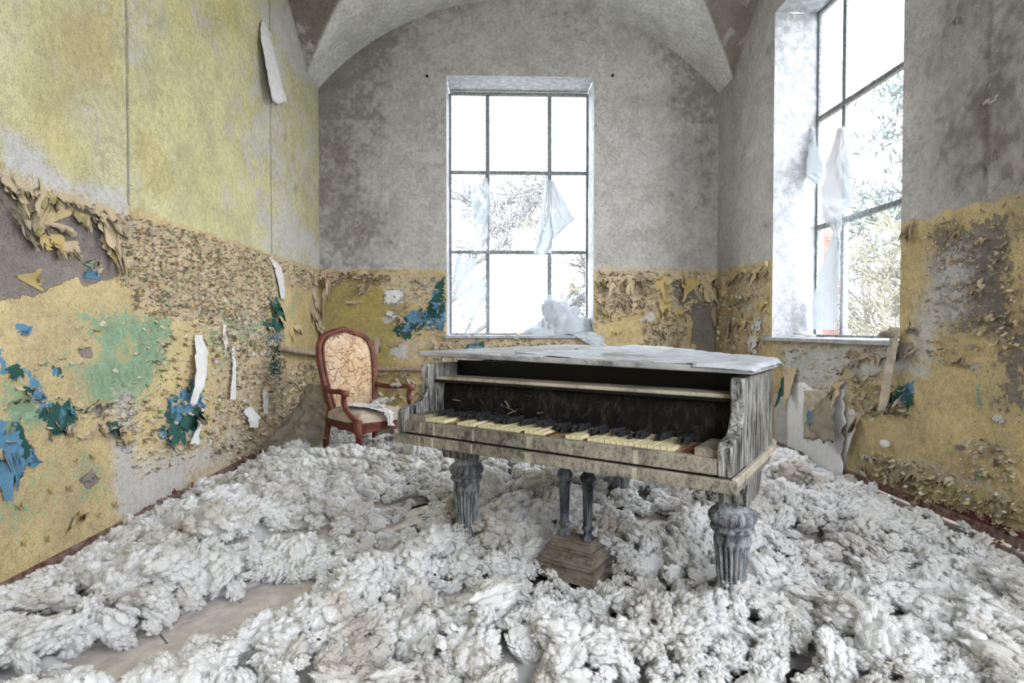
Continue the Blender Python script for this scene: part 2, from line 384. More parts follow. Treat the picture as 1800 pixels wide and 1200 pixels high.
# ---- left wall
def paint_left(p):
    U, V = p.U, p.V; s = p.seed
    n = fbm(U*1.1, V*1.1, s+30); n2 = fbm(U*3, V*1.2, s+31)
    y = YELLOW*np.ones(U.shape+(1,))
    warm = sstep(.48, .75, n)[..., None]; y = y*(1-.55*warm)+np.array(srgb(202, 180, 116))*.55*warm
    green = sstep(.5, .68, fbm(U*.9, V*1.4, s+40))[..., None]; y = y*(1-.25*green)+np.array(srgb(196, 194, 146))*.25*green
    seam1 = uvL(225, 100)[0]; seam2 = uvL(478, 400)[0]
    # the three wallpaper drops differ a little in tone
    k = (U > seam1) & (U < seam2); y = np.where(k[..., None], y*.72+np.array(srgb(214, 206, 142))*.28, y)
    k = U >= seam2; y = np.where(k[..., None], y*.6+np.array(srgb(196, 190, 150))*.4, y)
    o = OCHRE*np.ones(U.shape+(1,)); o = o*(.86+.28*n2[..., None])
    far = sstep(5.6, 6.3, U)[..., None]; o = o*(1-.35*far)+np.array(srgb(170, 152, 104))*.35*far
    dz = DADO+.055*(fbm(U*14, V*0+.5, s+50, 5)-.5)
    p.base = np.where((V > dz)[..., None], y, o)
    up = (V > dz)
    # bare grey showing through the yellow
    g = .35*fbm(U*2.6, V*1.7, s+60, 5)+.25*fbm(U*9, V*5, s+63, 4)+.4*fbm(U*26, V*16, s+65, 3); cov = .16+.22*sstep(.35, .0, (V-DADO))*sstep(3.6, 2.6, U)+.20*sstep(3.3, 2.5, U)*sstep(.2, .5, fbm(U*1.2, V*1.2, s+61))
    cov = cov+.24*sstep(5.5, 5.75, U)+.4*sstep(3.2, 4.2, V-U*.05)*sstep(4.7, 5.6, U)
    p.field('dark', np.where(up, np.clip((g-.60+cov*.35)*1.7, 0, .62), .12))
    w = .5*fbm(U*1.5, V*2.5, s+70, 4)+.5*fbm(U*14, V*9, s+71, 3)
    p.field('white', np.where(up, np.clip((w-.5)*1.6+.22+.25*sstep(4.8, 5.4, U), 0, .6), 0))
    p.tint(PL((70, 0), (205, 0), (215, 150), (120, 170), (80, 90)), srgb(204, 176, 110), .55, .2); p.tint(PL((236, 235), (262, 225), (305, 300), (300, 345), (238, 330)), srgb(208, 184, 124), .45, .05); p.tint(PL((300, 0), (380, 0), (370, 90), (315, 80)), srgb(206, 184, 120), .4, .15)
    for (a, b, w_, h_) in [(60, 115, 22, 34), (95, 95, 14, 20), (150, 40, 30, 50), (30, 30, 30, 26), (280, 35, 22, 44), (200, 85, 20, 40), (330, 260, 30, 20), (380, 130, 16, 26), (310, 135, 12, 26), (500, 240, 14, 40), (520, 330, 16, 30), (50, 245, 14, 20), (85, 290, 22, 24), (385, 300, 18, 24), (165, 150, 10, 20), (120, 60, 12, 26)]: p.poly('dark', PL((a-w_/2, b), (a, b-h_/2), (a+w_/2, b), (a, b+h_/2)), .10, .85)
    p.poly('white', PL((0, 225), (60, 250), (130, 320), (225, 330), (225, 385), (120, 345), (0, 290)), .12, .95)
    p.poly('white', PL((480, 350), (560, 400), (560, 466), (482, 446)), .2, .7)
    p.poly('white', PL((440, 0), (505, 0), (556, 150), (520, 140), (480, 60)), .2, .9)
    for sm in (seam1, seam2): p.field('dark', np.where(up, .95*np.exp(-((U-sm+.010-.012*(fbm(V*5, U*0, 77)-.5))/.010)**2), 0))
    # lower coats
    p.poly('plaster', PL((-40, 300), (15, 325), (60, 405), (110, 385), (165, 365), (205, 415), (208, 485), (150, 500), (140, 480), (60, 520), (-40, 540)), .03)
    p.poly('tan', PL((200, 375), (300, 398), (480, 448), (560, 478), (560, 500), (490, 500), (480, 560), (400, 560), (300, 560), (230, 520), (206, 470)), .09)
    p.poly('tan', PL((370, 560), (500, 540), (500, 790), (410, 800), (330, 800), (370, 700)), .3, .62)
    p.poly('tan', PL((-60, 275), (60, 310), (205, 380), (205, 420), (120, 370), (10, 330), (-60, 310)), .03)
    gn = fbm(U*3.2, V*3.2, s+80)
    p.poly('green', PL((125, 545), (240, 540), (290, 570), (300, 640), (240, 720), (150, 720), (130, 640), (170, 600)), .2, .86)
    p.poly('green', PL((250, 545), (300, 555), (310, 600), (240, 600)), .1, .8)
    p.poly('green', PL((358, 545), (450, 520), (490, 560), (470, 650), (380, 660), (360, 600)), .22, .82)
    p.poly('green', PL((0, 650), (60, 660), (110, 740), (60, 760), (0, 770)), .12, .78)
    p.field('green', np.where(up, 0, np.clip((gn-.5)*1.2+.14, 0, .55)))
    p.poly('blue', PL((40, 645), (70, 660), (80, 700), (125, 705), (140, 745), (90, 770), (45, 690)), .06, .8)
    p.poly('blue', PL((-30, 740), (30, 750), (60, 795), (20, 860), (-30, 860)), .05)
    p.poly('blue', PL((0, 600), (12, 615), (20, 655), (0, 660)), .05, .9)
    p.poly('blue', PL((290, 700), (350, 660), (352, 760), (290, 770)), .10, .85)
    p.poly('blue', PL((465, 590), (492, 560), (496, 690), (470, 670)), .12, .75)
    p.poly('blue', PL((85, 645), (105, 650), (110, 670), (88, 665)), .03, .8)
    p.poly('blue', PL((30, 568), (60, 568), (55, 585), (35, 585)), .02, .9)
    p.poly('white', PL((200, 690), (232, 690), (240, 800), (330, 820), (320, 870), (225, 955), (200, 900)), .16, .95)
    p.poly('white', PL((230, 780), (420, 740), (480, 790), (330, 860), (225, 950)), .25, .72)
    p.poly('plaster', PL((205, 690), (236, 690), (236, 790), (205, 790)), .08, .8)
    p.poly('plaster', PL((140, 840), (160, 826), (180, 842), (160, 858)), .02, .9)
    p.poly('plaster', PL((130, 610), (160, 605), (165, 630), (140, 630)), .03, .8)
    p.poly('dark', PL((470, 690), (562, 640), (562, 800), (470, 800)), .4, .72)
    p.poly('red', PL((120, 975), (230, 905), (345, 835), (345, 870), (230, 950), (120, 1020)), .06, .75)
    p.poly('dark', PL((0, 820), (200, 760), (200, 900), (0, 1000)), .5, .25)
    for i, (a, b) in enumerate([(60, 700), (150, 930), (420, 640), (300, 330), (120, 500)]): p.poly('dark', PL((a, b), (a+30, b-6), (a+40, b+30), (a+6, b+36)), .08, .5)
def height_left(p):
    h = base_relief(p, DADO)
    for s0 in (uvL(225, 100)[0], uvL(478, 400)[0]):
        d = p.U-s0-.012*(fbm(p.V*5, p.U*0, 77)-.5); h += np.where(p.V > DADO, .010*sstep(-.010, 0.005, d)*sstep(.6, 0, d)-.006*np.exp(-((d+.012)/.008)**2), .008*np.exp(-(d/.008)**2))
    return h
usL = wall_axis(YF-.05, YB+.06, 2.0, YB+.06, .0105, ); vsL = wall_axis(0, 5.1, 0, 1.93, .0105, .022)
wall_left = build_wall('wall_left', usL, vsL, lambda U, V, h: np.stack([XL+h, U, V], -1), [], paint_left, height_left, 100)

# ---- far wall
BX0, BX1, BZ0, BZ1 = -.578, 1.19, 1.045, 4.137
def paint_back(p):
    U, V = p.U, p.V; s = p.seed
    n = fbm(U*1.2, V*1.2, s+30)
    g = GREY*np.ones(U.shape+(1,))*(.88+.24*n[..., None])
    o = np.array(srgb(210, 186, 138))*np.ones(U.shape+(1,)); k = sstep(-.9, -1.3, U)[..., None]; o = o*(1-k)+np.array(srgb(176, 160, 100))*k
    dz = DADO+.005+.05*(fbm(U*16, V*0+.5, s+50, 5)-.5)
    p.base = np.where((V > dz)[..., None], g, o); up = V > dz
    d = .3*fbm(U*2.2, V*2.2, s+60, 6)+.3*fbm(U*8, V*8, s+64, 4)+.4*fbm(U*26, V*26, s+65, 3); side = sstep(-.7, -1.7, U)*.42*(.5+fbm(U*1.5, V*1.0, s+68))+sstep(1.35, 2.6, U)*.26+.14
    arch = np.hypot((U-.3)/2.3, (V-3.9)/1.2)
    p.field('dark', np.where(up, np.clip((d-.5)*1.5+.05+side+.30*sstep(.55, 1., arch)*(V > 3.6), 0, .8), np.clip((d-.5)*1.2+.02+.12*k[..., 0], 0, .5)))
    p.poly('dark', PB((562, 165), (640, 170), (620, 230), (640, 330), (600, 440), (562, 440)), .35, .75)
    w = .5*fbm(U*1.3, V*1.6, s+70, 5)+.5*fbm(U*15, V*15, s+71, 3); near = sstep(1.3, .9, np.abs(U-.3))
    p.field('white', np.where(up, np.clip((w-.5)*1.5+.20+.28*near, 0, .75), 0))
    p.poly('tan', PB((670, 478), (780, 480), (780, 500), (740, 540), (670, 520)), .1, .9)
    p.poly('tan', PB((1045, 468), (1262, 470), (1262, 520), (1200, 560), (1100, 545), (1045, 570)), .15, .85)
    p.poly('tan', PB((690, 590), (800, 585), (1045, 585), (1045, 640), (690, 640)), .12, .72)
    p.poly('tan', PB((1130, 560), (1220, 540), (1220, 640), (1120, 640)), .2, .75)
    p.poly('blue', PB((782, 485), (782, 580), (745, 575), (700, 590), (688, 580), (715, 545), (750, 540), (765, 500)), .06, .92)
    p.poly('blue', PB((815, 605), (850, 600), (855, 625), (818, 625)), .04, .9)
    p.poly('plaster', PB((1182, 495), (1205, 497), (1235, 532), (1262, 528), (1258, 640), (1215, 640), (1217, 560), (1182, 520)), .03)
    p.poly('white', PB((680, 510), (708, 506), (708, 530), (675, 535)), .025, .95)
    p.poly('white', PB((672, 560), (690, 548), (692, 562), (680, 570)), .02, .95)
    p.poly('white', PB((688, 606), (716, 602), (718, 628), (690, 625)), .03, .9)
    p.poly('white', PB((1123, 560), (1150, 545), (1152, 562), (1125, 566)), .02, .8)
    p.poly('green', PB((1136, 500), (1152, 500), (1150, 512), (1138, 512)), .02, .9)
def height_back(p):
    return base_relief(p, DADO+.005)
usB = wall_axis(XL-.06, XR+.06, XL-.06, XR+.06, .0105, cuts=(BX0, BX1)); vsB = wall_axis(0, 5.1, .5, 1.93, .0105, .02, cuts=(BZ0, BZ1))
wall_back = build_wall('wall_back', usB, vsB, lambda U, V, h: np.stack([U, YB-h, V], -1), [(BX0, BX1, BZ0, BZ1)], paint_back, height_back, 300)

# ---- right wall
RY0, RY1, RZ0, RZ1 = 3.72, 5.47, 1.045, 4.17
RB0, RB1 = -1.22, .53          # window added behind the viewer for frontal fill light
def paint_right(p):
    U, V = p.U, p.V; s = p.seed
    n = fbm(U*1.2, V*1.2, s+30)
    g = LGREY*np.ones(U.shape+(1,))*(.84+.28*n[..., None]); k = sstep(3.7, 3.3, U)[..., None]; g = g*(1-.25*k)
    o = OCHRE*np.ones(U.shape+(1,))*(.88+.2*fbm(U*2, V*2, s+31)[..., None])
    dz = DADO-.01+.08*(fbm(U*9, V*0+.5, s+50, 5)-.5)
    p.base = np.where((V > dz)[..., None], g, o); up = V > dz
    d = .3*fbm(U*2.2, V*2.2, s+60, 6)+.3*fbm(U*8, V*8, s+64, 4)+.4*fbm(U*26, V*26, s+65, 3)
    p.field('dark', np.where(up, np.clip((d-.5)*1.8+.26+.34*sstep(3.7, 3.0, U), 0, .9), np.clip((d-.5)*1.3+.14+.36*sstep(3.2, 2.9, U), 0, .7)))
    w = .5*fbm(U*1.3, V*1.6, s+70, 5)+.5*fbm(U*15, V*15, s+71, 3); p.field('white', np.where(up, np.clip((w-.5)*1.5+.28*sstep(5.2, 5.6, U)+.1, 0, .7), 0))
    p.poly('plaster', PR((1625, 390), (1800, 350), (1800, 600), (1720, 600), (1680, 610), (1650, 570), (1625, 480)), .3, .75)
    p.poly('white', PR((1630, 440), (1720, 420), (1700, 560), (1650, 600), (1640, 650), (1600, 640), (1600, 560), (1625, 500)), .2, .8)
    p.poly('white', PR((1375, 605), (1560, 605), (1640, 640), (1640, 660), (1560, 660), (1480, 690), (1380, 690)), .12, .85)
    p.poly('green', PR((1372, 600), (1470, 610), (1500, 640), (1420, 660), (1375, 650)), .12, .78)
    p.poly('tan', PR((1265, 478), (1356, 460), (1352, 600), (1340, 640), (1265, 640)), .2, .72)
    p.poly('tan', PR((1360, 600), (1560, 602), (1560, 620), (1360, 615)), .03, .9)
    p.poly('tan', PR((1490, 695), (1570, 690), (1580, 720), (1500, 735)), .08, .8)
    p.poly('plaster', PR((1735, 560), (1830, 520), (1830, 760), (1740, 720)), .3, .72)
    p.poly('green', PR((1705, 690), (1740, 670), (1735, 720), (1710, 730)), .06, .6)
    p.poly('white', PR((1690, 770), (1760, 770), (1760, 800), (1690, 795)), .1, .6)
    p.poly('white', PR((1510, 790), (1620, 800), (1800, 870), (1800, 900), (1620, 830), (1510, 810)), .08, .6)
    p.poly('green', PR((1705, 820), (1735, 820), (1735, 860), (1705, 850)), .06, .7)
    p.poly('blue', PR((1570, 690), (1608, 665), (1610, 710), (1580, 715)), .04, .8)
    p.poly('white', PR((1362, 690), (1488, 680), (1492, 850), (1410, 820), (1362, 800)), .03)
    p.poly('red', PR((1362, 790), (1420, 808), (1500, 838), (1600, 872), (1700, 895), (1830, 945), (1830, 1060), (1362, 870)), .06, .95); p.poly('white', PR((1600, 905), (1720, 930), (1830, 985), (1830, 1060), (1600, 960)), .06, .7)
    p.poly('dark', PR((1600, 900), (1830, 960), (1830, 1050), (1500, 900)), .2, .5)
def height_right(p):
    h = base_relief(p, DADO-.01)
    s0 = uvR(1745, 200)[0]; d = p.U-s0-.02*(fbm(p.V*4, p.U*0, 77)-.5)
    return h+np.where(p.V > DADO, .012*np.exp(-(d/.018)**2), 0)
usR = wall_axis(YF-.05, YB+.06, 2.4, YB+.06, .0105, .08, cuts=(RY0, RY1, RB0, RB1)); vsR = wall_axis(0, 5.1, 0, 1.93, .0105, .022, cuts=(RZ0, RZ1))
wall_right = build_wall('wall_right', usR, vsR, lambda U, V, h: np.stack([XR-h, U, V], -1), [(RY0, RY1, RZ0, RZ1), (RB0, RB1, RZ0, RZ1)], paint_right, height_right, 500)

# ---- wall behind the viewer, with a window added for soft frontal light
FW = [(.5, 2.25, RZ0, RZ1)]
def paint_front(p):
    o = OCHRE*np.ones(p.U.shape+(1,)); g = LGREY*np.ones(p.U.shape+(1,)); p.base = np.where((p.V > DADO)[..., None], g, o); p.field('dark', np.clip(fbm(p.U*2, p.V*2, 5)-.3, 0, .6))
usF = wall_axis(XL, XR, XL, XR, .08, cuts=[c for w in FW for c in w[:2]]); vsF = wall_axis(0, 5.1, 0, 5.1, .08, cuts=(RZ0, RZ1))
wall_front = build_wall('wall_front', usF, vsF, lambda U, V, h: np.stack([U, YF+h, V], -1), FW, paint_front, lambda p: p.U*0, 700)

# ---- groin vault
CX, HALF, RISE = (XL+XR)/2, (XR-XL)/2, 1.08
def seg_arch(d, half, rise):
    R = (half*half+rise*rise)/(2*rise); return np.sqrt(np.maximum(R*R-np.minimum(np.abs(d), half)**2, 0))-(R-rise)
ys = np.unique(np.concatenate([np.arange(YF, 3.5, .08), np.arange(3.5, YB, .022), [YB, YB+.07]])); xs = np.concatenate([[XL-.06], np.linspace(XL, XR, 220), [XR+.06]])
X, Y = np.meshgrid(xs, ys, indexing='ij')
zA = 3.965+seg_arch(X-CX, HALF, RISE)
zB = np.maximum(3.93+seg_arch(Y-4.05, 2.42, 1.06), 3.93+seg_arch(Y+1.2, 2.42, 1.06)); zB = np.where((np.abs(Y-4.05) < 2.42) | (np.abs(Y+1.2) < 2.42), zB, 3.9)
Z = np.maximum(zA, zB); isA = sstep(-.015, .015, zA-zB)
Z = Z+.012*(fbm(X*3, Y*3, 3)-.5)+.005*(fbm(X*14, Y*14, 4)-.5)
class _C: pass
def build_ceiling():
    co = np.stack([X, Y, Z], -1).reshape(-1, 3); nu, nv = X.shape; I = np.arange(nu*nv).reshape(nu, nv)
    q = np.stack([I[:-1, :-1], I[:-1, 1:], I[1:, 1:], I[1:, :-1]], -1).reshape(-1, 4)
    me = mesh('ceiling', co, q)
    n = fbm(X*2.5, Y*2.5, 60, 5)
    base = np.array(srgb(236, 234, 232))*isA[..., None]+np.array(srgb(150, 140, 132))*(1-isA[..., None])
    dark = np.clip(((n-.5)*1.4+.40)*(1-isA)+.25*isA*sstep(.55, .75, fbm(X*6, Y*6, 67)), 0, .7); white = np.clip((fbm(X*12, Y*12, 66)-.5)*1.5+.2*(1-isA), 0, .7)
    def attr(nm, *c):
        at = me.color_attributes.new(nm, 'FLOAT_COLOR', 'POINT'); at.data.foreach_set('color', np.stack([k.ravel() for k in c], -1).ravel().astype(np.float32))
    z = X*0; attr('base', base[..., 0], base[..., 1], base[..., 2], z+1); attr('m1', z, z, z, z); attr('m2', white, dark, z, z+1); attr('m3', fbm(X*7, Y*7, 90, 5), fbm(X*3.1, Y*3.1, 91, 5), z, z)
    o = link('ceiling', me, None, M_WALL, True); struct(o); return o
build_ceiling()

# ---- floor: subfloor and the boards that show between the fluff
struct(MB().box(XL-.3, XR+.3, YF-.3, YB+.3, -.08, -.02).build('floor', M_DIRT))
floor_o = bpy.data.objects['floor']
plank_me = MB().box(-.298, .298, -.0565, .0565, -.02, 0).build('plank', M_PLANK); plank_data = plank_me.data; bpy.data.objects.remove(plank_me)
ca, sa = math.cos(math.radians(45)), math.sin(math.radians(45)); np_ = 0
for i in range(-8, 12):
    for j in range(-40, 60):
        a, b = i*.604+(j % 2)*.302, j*.12
        x, y = a*ca-b*sa-1.0, a*sa+b*ca+2.3
        near = min(math.hypot(x+1.15, (y-2.05))*.75, math.hypot(x-1.35, (y-2.95))*1.3, math.hypot(x+1.1, (y-3.15))*1.2)
        if near < .85 and XL+.25 < x < XR-.25:
            o = link('plank', plank_data, floor_o); o.location = (x, y, random.uniform(-.002, .002)); o.rotation_euler = (0, 0, math.radians(45)); np_ += 1

# ---- skirting boards
def skirting(name, pts, N, h=.10, seed=0):
    o = MB().box(*pts).build(name, M_BASE); struct(o); return o
skirting('baseboard_left', (XL-.01, XL+.020, YF, YB, 0, .055), None)
skirting('baseboard_right', (XR-.020, XR+.01, YF, YB, 0, .05), None)
skirting('baseboard_back', (XL, XR, YB-.022, YB+.01, 0, .10), None)

# ------------------------------------------------------------------ windows
def reveal(name, P, a0, a1, z0, z1, depth, label=None):
    """splayed white jambs, lintel and sill of one opening; P(a, d, z) maps along, depth, height to the room"""
    g = []; n = 14
    v = []; f = []
    def strip(p, q, nz):
        k0 = len(v)
        for i in range(nz+1):
            t = i/nz
            for j in range(n+1):
                s = j/n; a = p[0]+(q[0]-p[0])*t; z = p[1]+(q[1]-p[1])*t
                w = .008*(float(vn(np.array(a*9+z*11.), np.array(s*5.), 3))-.5) if 0 < j < n else 0
                v.append((P(a+(w if p[1] != q[1] else 0), depth*s, z+(w if p[1] == q[1] else 0))))
        for i in range(nz):
            for j in range(n):
                k = k0+i*(n+1)+j; f.append((k, k+1, k+n+2, k+n+1))
    strip((a0, z0), (a0, z1), 60); strip((a1, z1), (a1, z0), 60); strip((a0, z1), (a1, z1), 40); strip((a1, z0), (a0, z0), 40)
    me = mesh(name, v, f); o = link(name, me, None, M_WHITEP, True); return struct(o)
def bars(name, P, cuts_a, cuts_z, d, w, parent, th=.05):
    """steel glazing bars, each one piece"""
    for k, a in enumerate(cuts_a):
        ww = w*(.8 if k in (0, len(cuts_a)-1) else 1); m = MB()
        c = [P(a-ww/2, d, cuts_z[0]), P(a+ww/2, d, cuts_z[0]), P(a+ww/2, d, cuts_z[-1]), P(a-ww/2, d, cuts_z[-1])]; e = [P(a-ww/2, d+th, cuts_z[0]), P(a+ww/2, d+th, cuts_z[0]), P(a+ww/2, d+th, cuts_z[-1]), P(a-ww/2, d+th, cuts_z[-1])]
        m.add(c+e, [(0,1,2,3),(7,6,5,4),(0,4,5,1),(1,5,6,2),(2,6,7,3),(3,7,4,0)]); m.build('mullion', M_FRAMEW, parent, bevel=.004)
    for k, z in enumerate(cuts_z):
        ww = w*(.8 if k in (0, len(cuts_z)-1) else .85); m = MB()
        a0, a1 = cuts_a[0], cuts_a[-1]
        c = [P(a0, d-.006, z-ww/2), P(a1, d-.006, z-ww/2), P(a1, d-.006, z+ww/2), P(a0, d-.006, z+ww/2)]; e = [P(a0, d+th-.01, z-ww/2), P(a1, d+th-.01, z-ww/2), P(a1, d+th-.01, z+ww/2), P(a0, d+th-.01, z+ww/2)]
        m.add(c+e, [(0,1,2,3),(7,6,5,4),(0,4,5,1),(1,5,6,2),(2,6,7,3),(3,7,4,0)]); m.build('transom', M_FRAMEW, parent, bevel=.004)
def panes(P, cuts_a, cuts_z, d, kinds, parent):
    for i in range(len(cuts_a)-1):
        for j in range(len(cuts_z)-1):
            k = kinds(i, j)
            if k is None: continue
            m = MB(); a0, a1, z0, z1 = cuts_a[i], cuts_a[i+1], cuts_z[j], cuts_z[j+1]
            m.add([P(a0, d, z0), P(a1, d, z0), P(a1, d, z1), P(a0, d, z1)], [(0, 1, 2, 3)])
            o = m.build('pane', M_FROST if k == 'f' else M_GLASS, parent)
            if k == 'f': o['label'] = 'frosted white pane'
DW = .42
PBk = lambda a, d, z: (a, YB+d, z)
PRt = lambda a, d, z: (XR+d, a, z)
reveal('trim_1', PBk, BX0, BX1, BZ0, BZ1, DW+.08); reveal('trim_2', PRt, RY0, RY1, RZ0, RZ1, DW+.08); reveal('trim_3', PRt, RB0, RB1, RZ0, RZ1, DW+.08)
yw = YB+DW
ba = [on(791, 300, 1, yw)[0], on(857, 300, 1, yw)[0], on(966, 300, 1, yw)[0], on(1033, 300, 1, yw)[0]]
ba[0] = max(ba[0], BX0+.005); ba[-1] = min(ba[-1], BX1-.005)
bz = [BZ0+.005, on(857, 443, 1, yw)[2], on(857, 303, 1, yw)[2], min(on(857, 165, 1, yw)[2], BZ1-.01)]
w1 = struct(empty('window_1', (0, 0, 0)), 'tall nine-pane window in the far wall with torn plastic film')
bars('bar', PBk, ba, bz, DW, .048, w1); panes(PBk, ba, bz, DW+.025, lambda i, j: 'f' if (i, j) in ((0, 2), (1, 2), (2, 2), (1, 0), (2, 1)) else 'c', w1)
xw = XR+DW
ra = [RY0+.005, on(1478, 450, 0, xw)[1], RY1-.005]
ra = [RY0+.005, None, None, RY1-.005]
m_ = on(1481, 300, 0, xw)[1]
ra = [RY0+.005, m_, RY1-.005]
rz = [RZ0+.005, on(1481, 386, 0, xw)[2], on(1481, 182, 0, xw)[2], RZ1-.01]
w2 = struct(empty('window_2', (0, 0, 0)), 'tall side window with grey bars and hanging torn film')
bars('bar', PRt, ra, rz, DW, .05, w2); panes(PRt, ra, rz, DW+.025, lambda i, j: 'f' if (i, j) == (1, 2) else 'c', w2)
w3 = struct(empty('window_3', (0, 0, 0))); ra3 = [RB0+.005, (RB0+RB1)/2, RB1-.005]  # unseen side window, added to let in fill light
bars('bar', PRt, ra3, rz, DW, .05, w3); panes(PRt, ra3, rz, DW+.025, lambda i, j: 'c', w3)
for k, w in enumerate(FW):
    Pf = lambda a, d, z: (a, YF-d, z)
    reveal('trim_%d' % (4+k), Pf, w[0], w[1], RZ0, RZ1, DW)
    e = struct(empty('window_%d' % (4+k), (0, 0, 0))); fa = [w[0]+.005, (w[0]+w[1])/2, w[1]-.005]; bars('bar', Pf, fa, rz, DW, .05, e)  # unseen rear window, added to light the room from the front
# projecting sills
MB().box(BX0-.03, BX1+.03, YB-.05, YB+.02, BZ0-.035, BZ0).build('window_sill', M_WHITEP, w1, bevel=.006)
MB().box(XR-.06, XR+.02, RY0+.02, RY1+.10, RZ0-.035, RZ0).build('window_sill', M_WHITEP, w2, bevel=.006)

# ------------------------------------------------------------------ paint flakes and hanging paper
def flake_mesh(name, seed, coat, w=1., l=1., th0=.15, curl=2., taper=.5, nu=8, nv=9, jag=.35, side=0., fold=0.):
    r = np.random.default_rng(seed); v = []; f = []; fa, fb_, fs = r.uniform(-.3, .3), r.uniform(-.3, .3), r.uniform(-.5, .5)
    lw = 1+jag*(r.random(nv+1)-.5)*1.4; rw = 1+jag*(r.random(nv+1)-.5)*1.4; le = 1+jag*(r.random(nu+1)-.5)*1.6
    for i in range(nu+1):
        a = i/nu-.5; y = 0.; z = 0.; L = l*le[i]/nv
        for j in range(nv+1):
            t = j/nv; th = th0+curl*t**1.6+side*a*t
            wid = w*(1-taper*t**1.3)*(lw[j] if a < 0 else rw[j])
            v.append((a*wid+side*.1*t*l, y, z+.02*l*(r.random()-.5)*t+.12*side*a*a*l+fold*t**.7*(abs(a-fa-fs*t*.4)+.6*abs(a-fb_+fs*t*.5)-.3)))
            y += L*math.cos(th); z += L*math.sin(th)
    for i in range(nu):
        for j in range(nv):
            k = i*(nv+1)+j; f.append((k, k+nv+1, k+nv+2, k+1))
    me = mesh(name, v, f); at = me.color_attributes.new('coat', 'FLOAT_COLOR', 'POINT')
    at.data.foreach_set('color', np.tile(np.array([*coat, 1.], np.float32), len(v)))
    me.polygons.foreach_set('use_smooth', [True]*len(me.polygons)); me.materials.append(M_FLAKE); return me
FR = {'L': (wall_left, lambda u, v: Vector((XL, u, v)), Vector((0, 1, 0)), Vector((1, 0, 0))),
      'R': (wall_right, lambda u, v: Vector((XR, u, v)), Vector((0, -1, 0)), Vector((-1, 0, 0))),
      'B': (wall_back, lambda u, v: Vector((u, YB, v)), Vector((1, 0, 0)), Vector((0, -1, 0)))}
UP = Vector((0, 0, 1))
_uv = {'L': uvL, 'R': uvR, 'B': uvB}
def place(wall, me, uv, ang, sx, sy, off=.004, name='paint_flake', sn=None):
    """hang a flake on a wall: ang 0 = rooted at its top edge, peeling downwards"""
    par, P, Ua, N = FR[wall]
    b = (-UP*math.cos(ang)+Ua*math.sin(ang)).normalized(); a = b.cross(N).normalized()
    sn = sy if sn is None else sn
    M = Matrix((a*sx, b*sy, N*sn)).transposed().to_4x4(); M.translation = P(*uv)+N*off
    o = link(name, me, par); o.matrix_local = M; return o
VAR = {}
for c in COAT:
    VAR[c] = [flake_mesh('flake_'+c, 10*k+sum(map(ord, c)), COAT[c], th0=[.35, .55, .3, .6][k % 4], curl=[.5, 1.1, 1.7, .7, .3, 2.2][k], taper=[.45, .7, .5, .9, .6, .3][k], jag=.55, fold=[.5, .7, -.5, .6, -.4, .5][k], side=[0, .5, -.6, .9, -.3, .2][k]) for k in range(6)]
def px_flakes(wall, items):
    """(pixel x, pixel y of the root, width px, length px, angle deg, coat, variant)"""
    for (x, y, w, l, ang, c, k) in items:
        p = _uv[wall]; u0, v0 = p(x, y); m = (v0-p(x, y+20)[1])/20; mu = abs(p(x+5, y)[0]-p(x-5, y)[0])/10; ca_ = abs(math.cos(math.radians(ang)))
        place(wall, VAR[c][k % 6], (u0, v0), math.radians(ang), w*min(mu*ca_+m*(1-ca_), 2.2*m)*1.2, l*m*1.2, .004, 'paint_flake', l*m*.42)
